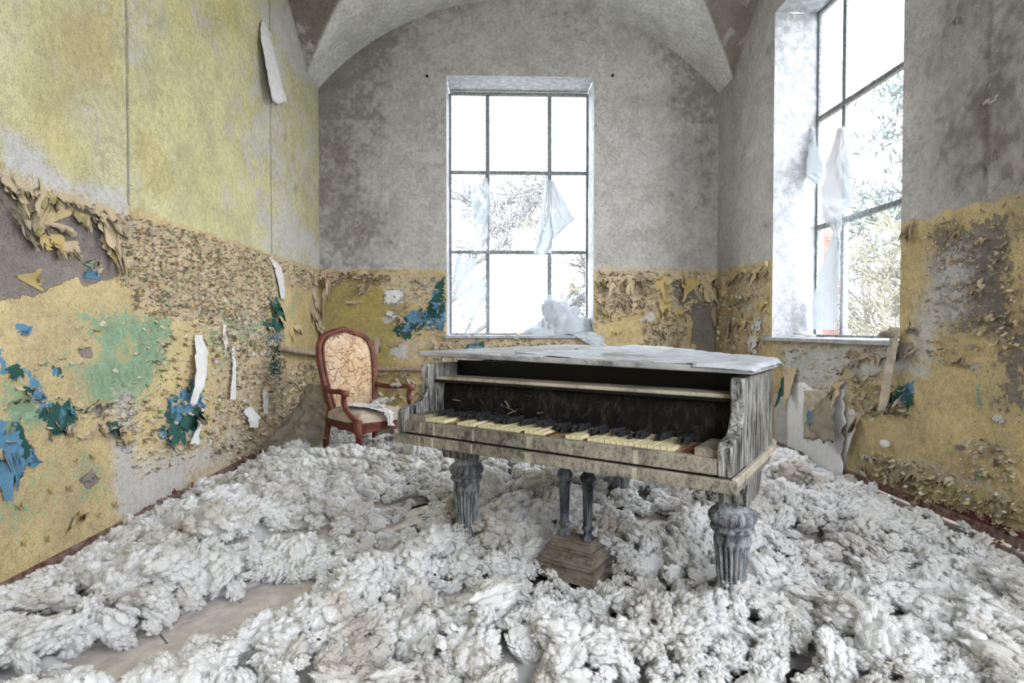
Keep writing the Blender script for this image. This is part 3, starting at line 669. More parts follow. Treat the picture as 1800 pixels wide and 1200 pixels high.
px_flakes('L', [
 (14, 312, 34, 60, 10, 'tan', 3), (40, 318, 30, 46, -20, 'tan', 1), (62, 322, 28, 70, -25, 'brown', 4), (80, 326, 26, 60, -30, 'tan', 0), (96, 334, 34, 48, -35, 'olive', 2),
 (116, 340, 30, 34, 5, 'tan', 1), (132, 350, 34, 40, 10, 'tan', 5), (150, 356, 24, 40, 0, 'tan', 2), (164, 362, 26, 34, 25, 'tan', 3), (178, 364, 30, 60, 10, 'tan', 0), (196, 372, 34, 56, 0, 'brown', 1), (190, 380, 26, 76, 8, 'tan', 4),
 (28, 350, 28, 50, 5, 'olive', 0), (44, 372, 34, 50, -15, 'brown', 1), (58, 388, 36, 46, -10, 'olive', 3), (78, 384, 26, 36, -20, 'tan', 2), (100, 392, 40, 34, 0, 'tan', 5), (92, 412, 22, 36, 10, 'ochre', 3), (116, 424, 24, 40, 12, 'tan', 1), (104, 428, 18, 26, -15, 'brown', 0),
 (138, 372, 22, 40, 0, 'olive', 3), (150, 380, 18, 24, 30, 'tan', 2), (186, 410, 22, 34, 10, 'tan', 2), (192, 436, 18, 28, 0, 'ochre', 3), (66, 405, 40, 28, 0, 'ochre', 0),
 (50, 500, 34, 26, 160, 'ochre', 3), (160, 470, 22, 16, 170, 'green', 1), (168, 480, 24, 20, 190, 'tan', 2), (160, 490, 22, 14, 180, 'blue', 0),
 (8, 330, 20, 90, 25, 'grey', 4), (206, 392, 14, 90, 0, 'tan', 4),
 (42, 575, 22, 14, 20, 'blue', 3), (100, 745, 30, 22, 0, 'teal', 1), (85, 735, 20, 24, 20, 'teal', 2), (126, 715, 14, 18, -10, 'blue', 3), (20, 640, 22, 24, 10, 'teal', 0), (50, 680, 18, 26, -15, 'teal', 3), (66, 690, 18, 20, 20, 'blue', 1), (75, 712, 16, 16, 0, 'teal', 2),
 (160, 728, 26, 24, 170, 'grey', 3), (185, 726, 26, 22, 200, 'grey', 1), (165, 732, 16, 34, 0, 'tan', 2), (180, 736, 16, 34, 10, 'tan', 4), (196, 740, 16, 30, -8, 'teal', 1), (78, 750, 14, 30, 0, 'tan', 2), (120, 752, 16, 20, 0, 'tan', 1), (205, 752, 14, 24, 12, 'tan', 3), (222, 756, 14, 22, -12, 'ochre', 0),
 (20, 790, 40, 60, -10, 'blue', 4), (6, 760, 40, 50, 5, 'blue', 0), (44, 800, 30, 26, 60, 'blue', 3), (152, 832, 22, 16, 30, 'grey', 4), (10, 740, 30, 24, 40, 'green', 5), (32, 724, 40, 18, 170, 'green', 0),
 (30, 880, 12, 18, 10, 'ochre', 1), (85, 855, 8, 16, 5, 'ochre', 3), (118, 850, 8, 16, 0, 'ochre', 1), (160, 795, 8, 14, 0, 'ochre', 3), (130, 800, 8, 12, 0, 'ochre', 2), (200, 880, 8, 14, 0, 'ochre', 1), (140, 900, 8, 16, 5, 'ochre', 3), (80, 940, 8, 14, 0, 'ochre', 1), (38, 948, 8, 14, 0, 'ochre', 3), (170, 895, 8, 14, 0, 'ochre', 2), (130, 930, 26, 34, 190, 'ochre', 1),
 (390, 566, 14, 30, 0, 'tan', 2), (406, 580, 12, 18, 0, 'tan', 1), (478, 520, 16, 44, 0, 'teal', 1), (470, 560, 18, 30, 10, 'teal', 3), (484, 540, 14, 40, -10, 'teal', 2), (520, 570, 12, 22, 0, 'tan', 1), (512, 566, 10, 30, 8, 'ochre', 4),
 (300, 740, 30, 40, 0, 'teal', 0), (330, 720, 30, 50, 5, 'teal', 5), (345, 690, 18, 30, 0, 'blue', 3), (285, 745, 20, 24, 0, 'blue', 2), (552, 500, 12, 60, 0, 'tan', 4), (556, 560, 10, 40, 0, 'tan', 1), (548, 520, 16, 50, 5, 'brown', 2)])
px_flakes('B', [
 (572, 474, 16, 40, 10, 'tan', 3), (585, 474, 22, 44, -5, 'tan', 0), (600, 474, 26, 16, 0, 'tan', 5), (618, 474, 20, 20, 10, 'tan', 1), (636, 474, 30, 18, 0, 'tan', 2), (655, 476, 16, 40, -20, 'brown', 4), (664, 478, 26, 22, 10, 'tan', 1), (690, 478, 30, 18, 0, 'tan', 3), (646, 500, 10, 34, -40, 'brown', 1),
 (566, 520, 10, 50, 0, 'brown', 4), (562, 560, 10, 40, 5, 'tan', 2), (618, 528, 16, 12, 0, 'tan', 1), (630, 526, 14, 10, 0, 'ochre', 2), (665, 590, 14, 30, 0, 'brown', 0), (690, 546, 18, 14, 0, 'white', 1), (705, 534, 30, 10, 10, 'brown', 0), (712, 560, 20, 16, -40, 'brown', 3),
 (745, 545, 16, 14, 0, 'blue', 1), (760, 555, 14, 14, 20, 'blue', 2), (770, 530, 16, 20, 0, 'blue', 3), (730, 565, 14, 18, 0, 'teal', 1), (715, 580, 16, 14, 0, 'teal', 0), (755, 575, 14, 10, 0, 'blue', 5), (775, 565, 10, 14, 0, 'blue', 0), (695, 600, 30, 12, 5, 'brown', 2), (755, 610, 22, 18, 0, 'olive', 1), (745, 612, 12, 20, 30, 'tan', 2), (770, 600, 16, 16, 0, 'tan', 0), (790, 608, 16, 14, 0, 'tan', 1), (835, 612, 18, 12, 0, 'teal', 2), (800, 620, 14, 12, 0, 'tan', 3),
 (1055, 482, 20, 30, 10, 'tan', 1), (1075, 482, 22, 34, -10, 'tan', 3), (1092, 482, 20, 26, 10, 'tan', 2), (1110, 482, 22, 30, 0, 'tan', 0), (1128, 482, 20, 34, 5, 'brown', 3), (1146, 482, 18, 24, -10, 'tan', 1), (1160, 482, 20, 40, 10, 'ochre', 4), (1178, 484, 18, 26, 0, 'tan', 2), (1196, 482, 22, 18, 15, 'tan', 1), (1215, 484, 26, 44, -25, 'ochre', 3), (1235, 484, 26, 40, 20, 'tan', 0), (1252, 490, 18, 30, 40, 'brown', 1),
 (1060, 520, 16, 30, 0, 'tan', 1), (1080, 522, 14, 26, 10, 'tan', 2), (1098, 525, 16, 22, 0, 'brown', 1), (1115, 520, 14, 26, -10, 'tan', 3), (1130, 522, 12, 24, 0, 'brown', 2), (1070, 545, 14, 16, 0, 'ochre', 1), (1168, 520, 18, 30, 0, 'ochre', 0), (1195, 545, 20, 16, 10, 'ochre', 1), (1210, 530, 22, 16, 30, 'tan', 2), (1085, 580, 18, 10, 0, 'ochre', 1), (1240, 530, 20, 14, 170, 'brown', 0), (1256, 540, 10, 40, 0, 'brown', 2), (1130, 590, 20, 30, 0, 'tan', 4), (1160, 570, 20, 40, 0, 'tan', 5), (1185, 580, 16, 40, 0, 'brown', 4)])
px_flakes('R', [
 (1275, 482, 12, 40, 0, 'tan', 4), (1290, 480, 16, 30, 0, 'tan', 1), (1305, 476, 14, 22, 10, 'tan', 2), (1330, 470, 14, 30, 0, 'tan', 3), (1345, 472, 10, 26, 0, 'brown', 1), (1283, 540, 10, 60, 0, 'brown', 4), (1300, 520, 12, 24, 0, 'tan', 1), (1320, 510, 14, 20, 0, 'tan', 2), (1310, 560, 12, 24, 0, 'ochre', 1), (1335, 560, 14, 26, 0, 'white', 0), (1328, 590, 14, 24, 0, 'white', 1), (1340, 530, 12, 20, 0, 'ochre', 3),
 (1595, 392, 22, 30, 20, 'tan', 0), (1605, 395, 12, 34, -30, 'brown', 1), (1665, 385, 20, 12, 0, 'tan', 1), (1672, 400, 24, 12, 0, 'tan', 5), (1500, 616, 20, 18, 0, 'brown', 1), (1520, 620, 26, 20, 0, 'tan', 2), (1545, 622, 20, 16, 0, 'tan', 0), (1505, 632, 14, 20, 20, 'grey', 3),
 (1385, 645, 10, 10, 0, 'tan', 1), (1475, 668, 18, 40, 10, 'tan', 3), (1490, 672, 30, 22, 170, 'tan', 0), (1515, 680, 20, 14, 180, 'tan', 1), (1540, 670, 30, 16, 180, 'tan', 2), (1500, 714, 16, 60, 0, 'white', 4), (1510, 716, 12, 50, -5, 'tan', 2), (1535, 720, 24, 12, 0, 'tan', 1), (1560, 716, 18, 14, 0, 'tan', 2),
 (1575, 690, 14, 34, 0, 'teal', 1), (1590, 680, 14, 40, -10, 'teal', 3), (1600, 690, 12, 26, 10, 'teal', 0), (1586, 720, 10, 16, 0, 'brown', 1), (1595, 720, 8, 16, 10, 'tan', 2), (1590, 600, 26, 34, 0, 'grey', 0), (1600, 610, 20, 26, 0, 'tan', 1), (1605, 590, 20, 24, 170, 'grey', 3),
 (1524, 798, 22, 10, 0, 'white', 2), (1545, 802, 24, 12, 0, 'tan', 1), (1580, 812, 30, 30, 15, 'brown', 0), (1600, 816, 24, 34, -10, 'brown', 2), (1620, 830, 26, 22, 0, 'tan', 1), (1655, 840, 14, 16, 0, 'tan', 3), (1670, 838, 18, 36, 0, 'olive', 4), (1705, 855, 14, 18, 0, 'tan', 1), (1740, 868, 26, 20, 0, 'tan', 2), (1768, 872, 22, 18, 0, 'tan', 0), (1610, 868, 24, 30, 0, 'tan', 5), (1640, 880, 26, 20, 0, 'tan', 2), (1620, 856, 14, 20, 0, 'ochre', 3), (1790, 890, 20, 20, 0, 'tan', 1), (1760, 900, 18, 16, 0, 'ochre', 3), (1520, 840, 26, 30, 160, 'white', 3),
 (1700, 635, 26, 12, 0, 'tan', 1), (1690, 620, 16, 20, 0, 'tan', 2), (1714, 640, 20, 10, 0, 'white', 0), (1690, 780, 14, 12, 0, 'grey', 1), (1760, 730, 20, 14, 0, 'white', 1), (1755, 805, 16, 16, 0, 'grey', 2), (1725, 420, 16, 20, 0, 'tan', 1), (1710, 500, 14, 26, 0, 'brown', 2), (1750, 130, 14, 26, 0, 'grey', 1), (1738, 250, 12, 30, 20, 'grey', 4), (1720, 285, 10, 26, 0, 'grey', 1), (1680, 30, 10, 20, 20, 'grey', 2), (1745, 170, 22, 14, 0, 'white', 1)])
# a dense crust of small curls: real relief, too many to pick apart
def crust(wall, name, regions, seed):
    r = np.random.default_rng(seed); v = []; f = []; col = []
    par, P, Ua, N = FR[wall]; uvf = _uv[wall]
    for (pts, count, size, coats, angs) in regions:
        poly = np.array([uvf(*q) for q in pts]); lo, hi = poly.min(0), poly.max(0)
        c = lo+(hi-lo)*r.random((count*6, 2)); sd = poly_sd(c[:, 0]+.05*(fbm(c[:, 0]*9, c[:, 1]*9, seed)-.5), c[:, 1], poly)
        keep = (sd > -.03) & (r.random(len(c)) < np.clip(.35+fbm(c[:, 0]*5, c[:, 1]*5, seed+2)*.9, 0, 1)); c = c[keep][:count]
        for (u0, v0) in c:
            ang = math.radians(r.choice(angs)+r.normal()*18); s = size*(.5+1.1*r.random()**1.6); w = s*(.55+.5*r.random()); curl = .6+2.6*r.random(); th = .25+r.random()*.6
            b = -UP*math.cos(ang)+Ua*math.sin(ang); a = b.cross(N); base = P(u0, v0)+N*.003; k0 = len(v); y = z = 0.; tp = r.random()*.7; cc = COAT[coats[r.integers(len(coats))]]; cc = [q*(.82+.3*r.random()) for q in cc]
            for j in range(4):
                t = j/3; ww = w*(1-tp*t)
                for i in range(3):
                    aa = (i/2-.5)*ww*(1+.3*(r.random()-.5)); v.append(base+a*aa+b*(y*(1+.25*(r.random()-.5)))+N*(z-.25*abs(i-1)*0)); col += [*cc, 1.]
                q = th+curl*t; y += s/3*math.cos(q); z += s/3*math.sin(q)
            for j in range(3):
                for i in range(2):
                    k = k0+j*3+i; f.append((k, k+3, k+4, k+1))
    me = mesh(name, v, f); at = me.color_attributes.new('coat', 'FLOAT_COLOR', 'POINT'); at.data.foreach_set('color', np.array(col, np.float32))
    o = link(name, me, par, M_FLAKE, True); o['kind'] = 'stuff'; o['label'] = 'dense crust of small curled paint chips'; return o
T = ['tan', 'tan', 'brown', 'olive', 'grey', 'tan', 'green', 'ochre']; TG = ['tan', 'ochre', 'green', 'tan', 'brown']; MIX = ['tan', 'ochre', 'brown', 'white', 'olive', 'grey', 'tan']
crust('L', 'crackled_paint_crust', [
 ([(206, 384), (300, 405), (480, 452), (478, 550), (400, 560), (300, 560), (235, 530), (210, 480)], 3400, .025, T, [0, 0, 90, -90, 0, 180]),
 ([(490, 456), (560, 478), (560, 500), (500, 500)], 260, .035, T, [0, 0, 30]),
 ([(370, 560), (500, 545), (500, 795), (420, 800), (360, 800), (380, 700)], 1700, .034, MIX, [0, 0, 90, -90]),
 ([(250, 560), (380, 560), (360, 780), (250, 790)], 380, .030, TG, [0, 0, 40, -40]),
 ([(490, 640), (560, 640), (562, 790), (490, 800)], 700, .045, ['olive', 'brown', 'grey', 'tan'], [0, 0, 90]),
 ([(465, 590), (497, 570), (497, 690), (465, 680)], 240, .030, ['blue', 'tan', 'white', 'ochre', 'teal'], [0, 0]),
 ([(200, 700), (240, 700), (340, 800), (240, 830), (215, 800)], 160, .030, TG, [0, 0, 20]),
 ([(0, 560), (240, 560), (240, 760), (0, 760)], 60, .028, ['ochre', 'green', 'ochre'], [0, 0, 40]),
 ([(130, 705), (240, 720), (250, 760), (140, 760)], 70, .035, ['tan', 'green', 'teal', 'brown'], [0, 0])], 41)
crust('B', 'crackled_paint_crust', [
 ([(1046, 476), (1150, 476), (1160, 540), (1046, 565)], 460, .036, T, [0, 0, 90, -30]),
 ([(1150, 476), (1260, 476), (1255, 530), (1160, 560)], 160, .040, T, [0, 20, -20]),
 ([(690, 500), (780, 484), (782, 580), (700, 590)], 300, .034, ['tan', 'blue', 'teal', 'blue', 'ochre'], [0, 0, 30]),
 ([(760, 590), (870, 590), (1040, 596), (1040, 620), (760, 640)], 420, .045, MIX, [0, 40, -40, 180]),
 ([(1130, 560), (1215, 560), (1215, 630), (1130, 630)], 200, .05, ['tan', 'brown', 'ochre'], [0, 90]),
 ([(565, 478), (680, 478), (680, 500), (565, 500)], 90, .05, ['tan', 'brown', 'olive'], [0, 20]),
 ([(655, 650), (750, 650), (750, 720), (640, 740)], 160, .05, MIX, [0, 40, -40])], 42)
crust('R', 'crackled_paint_crust', [
 ([(1265, 480), (1354, 462), (1352, 600), (1300, 640), (1265, 640)], 520, .036, ['tan', 'ochre', 'brown', 'tan', 'white'], [0, 0, 90]),
 ([(1365, 605), (1560, 606), (1560, 660), (1370, 690)], 170, .030, ['tan', 'green', 'white', 'tan'], [0, 180, 40]),
 ([(1500, 690), (1590, 680), (1600, 720), (1500, 730)], 120, .035, ['tan', 'teal', 'brown'], [0, 180]),
 ([(1630, 400), (1800, 360), (1800, 600), (1640, 640)], 260, .028, ['grey', 'tan', 'tan'], [0, 40, 180]),
 ([(1530, 800), (1660, 830), (1800, 880), (1800, 930), (1640, 880), (1530, 830)], 240, .035, ['tan', 'ochre', 'white', 'brown'], [0, 0, 180]),
 ([(1690, 770), (1780, 780), (1790, 860), (1700, 830)], 90, .03, ['grey', 'white', 'tan'], [0, 0]),
 ([(1365, 800), (1440, 830), (1620, 900), (1800, 960), (1800, 1000), (1500, 880)], 260, .03, ['red', 'tan', 'grey'], [0, 90])], 43)

def paper(name, wall, outline, mat, bulge=.04, noise_a=.01, seed=0, nu=14, nv=20, thick=.0015):
    """a hanging strip of paper: outline = list of (left px, right px, y px, lift m) rows from top to bottom"""
    par, P, Ua, N = FR[wall]; uvf = _uv[wall]; v = []; f = []
    R = np.array(outline, float); tt = np.linspace(0, len(R)-1, nv+1)
    for j, t in enumerate(tt):
        k = min(int(t), len(R)-2); q = t-k; l, r_, y, d = R[k]*(1-q)+R[k+1]*q
        for i in range(nu+1):
            e0 = .35*(float(fbm(np.array(t*6.), np.array(.3), seed+40))-.5); e1 = .35*(float(fbm(np.array(t*6.), np.array(.7), seed+50))-.5)
            s = i/nu; u0, v0 = uvf(l+(r_-l)*(s*(1+(e1-e0)*(bulge > 0))+e0*(bulge > 0)), y+8*(float(vn(np.array(s*6.), np.array(t*2.), seed+9))-.5)*(j == nv))
            dd = d+bulge*math.sin(math.pi*s)*(j/nv)+noise_a*2*(float(fbm(np.array(u0*14.), np.array(v0*9.), seed))-.5)
            v.append(P(u0, v0)+N*max(dd, .004))
    for j in range(nv):
        for i in range(nu):
            k = j*(nu+1)+i; f.append((k, k+1, k+nu+2, k+nu+1))
    o = link(name, mesh(name, v, f), par, mat, True); m = o.modifiers.new('thickness', 'SOLIDIFY'); m.thickness = thick; return o
paper('torn_paper', 'L', [(458, 462, 36, .01), (452, 470, 60, .03), (452, 474, 100, .06), (456, 478, 140, .08), (462, 486, 180, .09)], M_PAPERW, .05)['label'] = 'curled white paper strip high on the yellow wall'
paper('torn_paper', 'L', [(340, 352, 588, .01), (334, 358, 620, .03), (332, 352, 650, .05), (326, 342, 680, .06), (321, 325, 712, .05)], M_PAPERW, .03)['label'] = 'long white torn paper tongue'
paper('torn_paper', 'L', [(403, 409, 606, .01), (402, 409, 640, .03), (400, 409, 670, .03), (397, 406, 705, .03)], M_PAPERW, .02)
paper('torn_paper', 'L', [(470, 474, 450, .006), (478, 490, 470, .02), (484, 496, 500, .03), (490, 497, 528, .02)], M_PAPERW, .01)
paper('torn_paper', 'L', [(388, 394, 570, .01), (386, 396, 590, .02), (390, 394, 612, .02)], M_PAPERW, .01)
paper('torn_paper', 'L', [(352, 358, 716, .01), (345, 352, 745, .02), (332, 342, 765, .03), (318, 338, 782, .05)], M_PAPERW, .02)
paper('torn_paper', 'L', [(460, 468, 680, .01), (456, 466, 710, .03), (458, 464, 728, .03)], M_PAPERW, .02)
paper('torn_paper', 'L', [(420, 440, 715, .02), (424, 448, 735, .05), (430, 446, 752, .04)], M_PAPERW, .03)
paper('torn_paper', 'B', [(675, 708, 510, .01), (676, 708, 520, .02), (676, 700, 532, .02)], M_PAPERW, .01)
paper('torn_paper', 'R', [(1385, 1415, 672, .008), (1385, 1453, 700, .012), (1386, 1453, 760, .012), (1388, 1454, 810, .02)], M_PAPERB, .0, .004)['label'] = 'wide strip of white backing paper below the side window'
paper('torn_paper', 'R', [(1417, 1485, 684, .008), (1417, 1488, 740, .014), (1418, 1490, 800, .02), (1470, 1484, 852, .04)], M_PAPERB, .02, .004)['label'] = 'white backing paper hanging loose to the floor'
paper('folded_paper_flap', 'R', [(1466, 1473, 688, .03), (1450, 1480, 712, .07), (1441, 1486, 738, .09), (1446, 1487, 758, .09), (1468, 1485, 776, .08)], M_CARD, .05, .02, 31)['label'] = 'folded brown paper flap'
fl2 = flake_mesh('folded_flap', 8, COAT['tan'], th0=.15, curl=.25, taper=.8, jag=.2)
u0, v0 = uvR(1392, 648); place('R', fl2, (u0, v0), math.radians(10), .22, .34, .02, 'folded_paper_flap')
fl3 = flake_mesh('folded_flap', 9, COAT['teal'], th0=.15, curl=.25, taper=.6, jag=.6)
u0, v0 = uvR(1386, 668); place('R', fl3, (u0, v0), math.radians(-15), .10, .20, .032, 'paint_flake')
fl4 = flake_mesh('folded_flap', 12, COAT['blue'], th0=.1, curl=.2, taper=.5, jag=.6)
u0, v0 = uvR(1432, 722); place('R', fl4, (u0, v0), 0, .13, .10, .03, 'paint_flake')
paper('torn_paper', 'R', [(1418, 1460, 686, .02), (1418, 1462, 730, .03), (1420, 1466, 770, .035)], M_BEIGE, .0, .003)
paper('torn_paper', 'R', [(1574, 1592, 575, .03), (1570, 1586, 630, .05), (1565, 1580, 680, .05), (1560, 1570, 724, .04)], M_BEIGE, .05, .01)['label'] = 'long dusty strip hanging from the sill end'
knob = MB(); knob.lathe([(.004, .03), (.022, .024), (.032, .008), (.03, -.008), (.016, -.024), (.003, -.03)], seg=14)
for (px, py) in ((751, 134), (1077, 133)):
    q = on(px, py, 1, YB-.01); nl = MB().lathe([(.004, .02), (.016, .016), (.018, 0), (.008, -.01), (.006, -.03)], seg=8).build('nail', M_EBONY, wall_back); nl.location = q; nl.rotation_euler = (H, 0, 0)
ko = knob.build('plaster_lump', M_PAPERW, wall_right, True); p = on(1555, 780, 0, XR-.03); ko.location = p; ko.rotation_euler = (0, .4, .3)

# ------------------------------------------------------------------ grand piano
PIANO = Matrix.Translation((.148, 2.208, 0)) @ Matrix.Rotation(math.radians(-36), 4, 'Z')
piano = empty('grand_piano', (.148, 2.208, 0), math.radians(-36))
tag(piano, 'derelict black grand piano caked in grey grime, keyboard towards the viewer', 'piano')
HW = .744
def catmull(pts, n=8):
    out = []
    P_ = [pts[0]]+list(pts)+[pts[-1]]
    for i in range(1, len(P_)-2):
        for k in range(n):
            t = k/n; a, b, c, d = (np.array(P_[i+j], float) for j in (-1, 0, 1, 2))
            out.append(tuple(.5*((2*b)+(c-a)*t+(2*a-5*b+4*c-d)*t*t+(3*b-a-3*c+d)*t**3)))
    out.append(tuple(pts[-1])); return out
def outline(g=0., y0=.21):
    """right side, bent side, tail, straight left side; g = grown outwards"""
    c = [(HW+g, y0), (HW+g, .62), (HW-.03+g, .80), (HW-.16+g, .98), (HW-.36+g, 1.16), (HW-.52+g, 1.36), (HW-.66+g, 1.60), (HW-.82+g*.7, 1.78+g*.7), (HW-1.03, 1.85+g), (HW-1.26-g*.7, 1.80+g*.7), (-HW+.05-g, 1.70), (-HW-g, 1.60), (-HW-g, 1.2), (-HW-g, y0)]
    return catmull(c, 5)
def rim_shell(name, z0, z1, g_out, g_in, mat, y0=.21, bev=.004):
    o_, i_ = outline(g_out, y0), outline(g_in, y0); n = len(o_); v = []; f = []
    for (x, y) in o_: v += [(x, y, z0), (x, y, z1)]
    for (x, y) in i_: v += [(x, y, z0), (x, y, z1)]
    for k in range(n-1):
        a, b = 2*k, 2*(k+1); c, d = 2*n+2*k, 2*n+2*(k+1)
        f += [(a, b, b+1, a+1), (d, c, c+1, d+1), (a+1, b+1, d+1, c+1), (b, a, c, d)]
    for k in (0, n-1):
        a, c = 2*k, 2*n+2*k; f.append((a, a+1, c+1, c) if k == 0 else (c, c+1, a+1, a))
    o = MB().add(v, f).build(name, mat, piano, bevel=bev); return smooth_by_angle(o, 35)
rim_shell('rim', .60, .955, 0, -.055, M_RIM)
rim_shell('rim_moulding', .618, .648, .016, -.002, M_LEDGE, .0, .003)
rim_shell('lower_rim', .575, .618, -.004, -.05, M_RIM, .10)
# arms: scrolled cheeks either side of the keys
prof = [(0, .648), (.205, .648), (.205, .955), (.165, .955), (.155, .93), (.158, .90), (.165, .87), (.162, .84), (.150, .81), (.125, .782), (.10, .768), (.05, .764), (.015, .757), (0, .742)]
prof2 = [(.0, .648)]+[(.21, .648), (.21, .955)]+prof[3:]
for x0, x1 in ((-HW, -HW+.046), (HW-.046, HW)):
    smooth_by_angle(MB().prism(prof2, x0, x1).build('arm', M_RIM, piano, bevel=.006), 40)
for x0, x1 in ((-HW+.048, -.615), (.615, HW-.048)):
    MB().box(x0, x1, .03, .23, .65, .728).build('key_block', M_RAIL, piano, bevel=.004)
MB().box(-HW-.004, HW+.016, -.008, .42, .598, .642).build('keybed', M_RAIL, piano, bevel=.004)
MB().box(-HW+.047, HW-.047, .004, .04, .650, .704).build('key_slip', M_RAIL, piano, bevel=.004)
MB().box(-HW+.05, HW-.05, .014, .36, .64, .655).build('key_frame', M_BLACK, piano)
MB().box(-.62, .62, .05, .27, .655, .676).build('key_rail', M_KEYWOOD, piano)
fb = [(.262, .70), (.30, .70), (.33, .88), (.285, .88), (.27, .85), (.262, .80)]
MB().prism(fb, -HW+.055, HW-.055).build('fallboard', M_FALL, piano, bevel=.003)
MB().box(-HW+.055, HW-.055, .205, .335, .878, .893).build('music_shelf', M_LEDGE, piano, bevel=.003)
MB().box(-HW+.055, HW-.055, .195, .21, .866, .878).build('shelf_lip', M_BLACK, piano, bevel=.002)
MB().box(-HW+.055, HW-.055, .37, .40, .89, .965).build('pin_block', M_BLACK, piano)
MB().prism_z(outline(-.05, .3), .64, .66).build('soundboard', M_BLACK, piano)
for x_, w_ in ((-.02, .026), (.42, .018), (-.60, .010), (-.52, .010), (-.30, .010)):
    MB().box(x_-w_/2, x_+w_/2, -.0095, -.0075, .600, .640).build('tape_strip', M_LEDGE, piano); MB().box(x_-w_/2, x_+w_/2, .0025, .0045, .652, .700).build('tape_strip', M_LEDGE, piano)
# keys
pat = 'WWWWWMMMWWWWMWWWWWWWWWRWWWWMMMMWWWRWWWWWWWWWWWWWWMMM'; pat = (pat+'M'*52)[:52]
kw = .0235; kx0 = -.611
ivory = MB().box(-kw/2+.0014, kw/2-.0014, 0, .21, -.018, 0).build('tmp', M_IVORY); iv = ivory.data; bpy.data.objects.remove(ivory)
wood_k = MB().box(-kw/2+.0015, kw/2-.0015, .004, .21, -.016, -.006).build('tmp', M_KEYWOOD); wk = wood_k.data; bpy.data.objects.remove(wood_k)
red_k = MB().box(-kw/2+.0015, kw/2-.0015, .004, .21, -.016, -.004).build('tmp', M_KEYRED); rk = red_k.data; bpy.data.objects.remove(red_k)
sh = MB().frustum((-.0065, .0065, 0, .10, -.012), (-.0048, .0048, .007, .10, .011)).build('tmp', M_EBONY); sk = sh.data; bpy.data.objects.remove(sh)
for i in range(52):
    c = pat[i]
    o = link('white_key', iv if c == 'W' else (rk if c == 'R' or (c == 'M' and random.random() < .25) else wk), piano)
    o.location = (kx0+kw*(i+.5), .046+random.uniform(-.001, .001), .716+random.uniform(-.0025, .001)-(.006 if c != 'W' else 0)); o.rotation_euler = (random.uniform(-.008, .004), 0, 0)
    if c != 'W': o['label'] = 'key stripped to bare wood'
for i in range(51):
    if (i % 7) in (0, 2, 3, 5, 6):
        if random.random() < .06: continue
        o = link('black_key', sk, piano); o.location = (kx0+kw*(i+1)+random.uniform(-.003, .003), .112+random.uniform(-.012, .02), .727+random.uniform(-.006, .008)); o.rotation_euler = (random.uniform(-.10, .05), random.uniform(-.15, .15), random.uniform(-.12, .12))
# loose splinters of the action behind the keys at the bass end
for k in range(16):
    x = -.60+random.random()*.5*(1 if k < 11 else 2); z = .735+random.random()*.10; a = random.uniform(-1, 1); L_ = random.uniform(.03, .08)
    MB().tube([(x, .235+random.uniform(-.02, .02), z), (x+L_*math.cos(a), .225, max(.72, z+L_*math.sin(a)))], .0035, 5).build('broken_hammer', M_EBONY if k % 3 else M_LYREB, piano)
# legs
def grooves(o, n, z1, z0, cx=0.):
    o.data.materials.append(M_GROOVE)
    for p in o.data.polygons:
        c = p.center
        if z0 < c.z < z1 and math.cos(n*math.atan2(c.y, c.x-cx)) < -.5: p.material_index = 1
def piano_leg(x, y):
    r = empty('leg', (x, y, 0)); r.parent = piano
    MB().frustum((-.075, .075, -.10, .10, .475), (-.082, .082, -.13, .16, .60)).build('leg_block', M_RIM, r, bevel=.006)
    pr = [(.062, .478), (.066, .462), (.060, .448), (.062, .436), (.078, .428), (.088, .415), (.090, .402), (.084, .388), (.070, .380), (.068, .374), (.080, .368), (.082, .358), (.074, .349), (.066, .343), (.064, .33), (.068, .318), (.069, .31)]
    pr += [(.068-.022*(k/10), .305-.235*(k/10)) for k in range(11)]+[(.050, .066), (.052, .058), (.042, .05), (.040, .035), (.022, .033), (.022, 0)]
    o = MB().lathe(pr, seg=144, flute=18, fr=(.300, .075), depth=.15).build('leg_shaft', M_LEG, r); grooves(o, 18, .300, .075); smooth_by_angle(o, 50)
for (x, y) in ((-HW+.09, .40), (HW-.09, .40), (-.30, 1.55)): piano_leg(x, y)
# pedal lyre
ly = empty('pedal_lyre', (0, .36, 0)); ly.parent = piano
for s in (-1, 1):
    pr = [(.022, .60), (.022, .505), (.017, .498), (.026, .490), (.035, .475), (.035, .466), (.024, .448), (.020, .442), (.027, .434), (.027, .426), (.023, .42)]+[(.0235-.004*k/8, .415-.153*k/8) for k in range(9)]+[(.026, .255), (.026, .246), (.018, .238), (.018, .226), (.028, .214), (.028, .20)]
    o = MB().lathe(pr, .058*s, 0, 64, 10, (.412, .264), .16).build('lyre_post', M_LYRE, ly); grooves(o, 10, .412, .264, .058*s); smooth_by_angle(o, 50)
m = MB(); m.box(-.092, .092, -.045, .045, .188, .202); m.frustum((-.105, .105, -.062, .062, .165), (-.092, .092, -.045, .045, .188)); m.box(-.114, .114, -.072, .072, .152, .165); m.frustum((-.132, .132, -.095, .095, .112), (-.110, .110, -.068, .068, .152)); m.box(-.142, .142, -.104, .104, .098, .112); m.box(-.132, .132, -.094, .094, .03, .098)
m.build('lyre_box', M_LYREB, ly, bevel=.003)
# lid, slightly warped up at the bass end
lo_ = outline(.028, .165); m = MB(); n = len(lo_)
def lz(x, y): return .968+.024*max(0, (.1-x)/.85)**1.2
v = [(x, y, lz(x, y)) for x, y in lo_]+[(x, y, lz(x, y)+.022) for x, y in lo_]
m.add(v, [tuple(range(n-1, -1, -1)), tuple(range(n, 2*n))]+[(i, (i+1) % n, n+(i+1) % n, n+i) for i in range(n)])
lid = m.build('lid', M_LIDM, piano, bevel=.006)

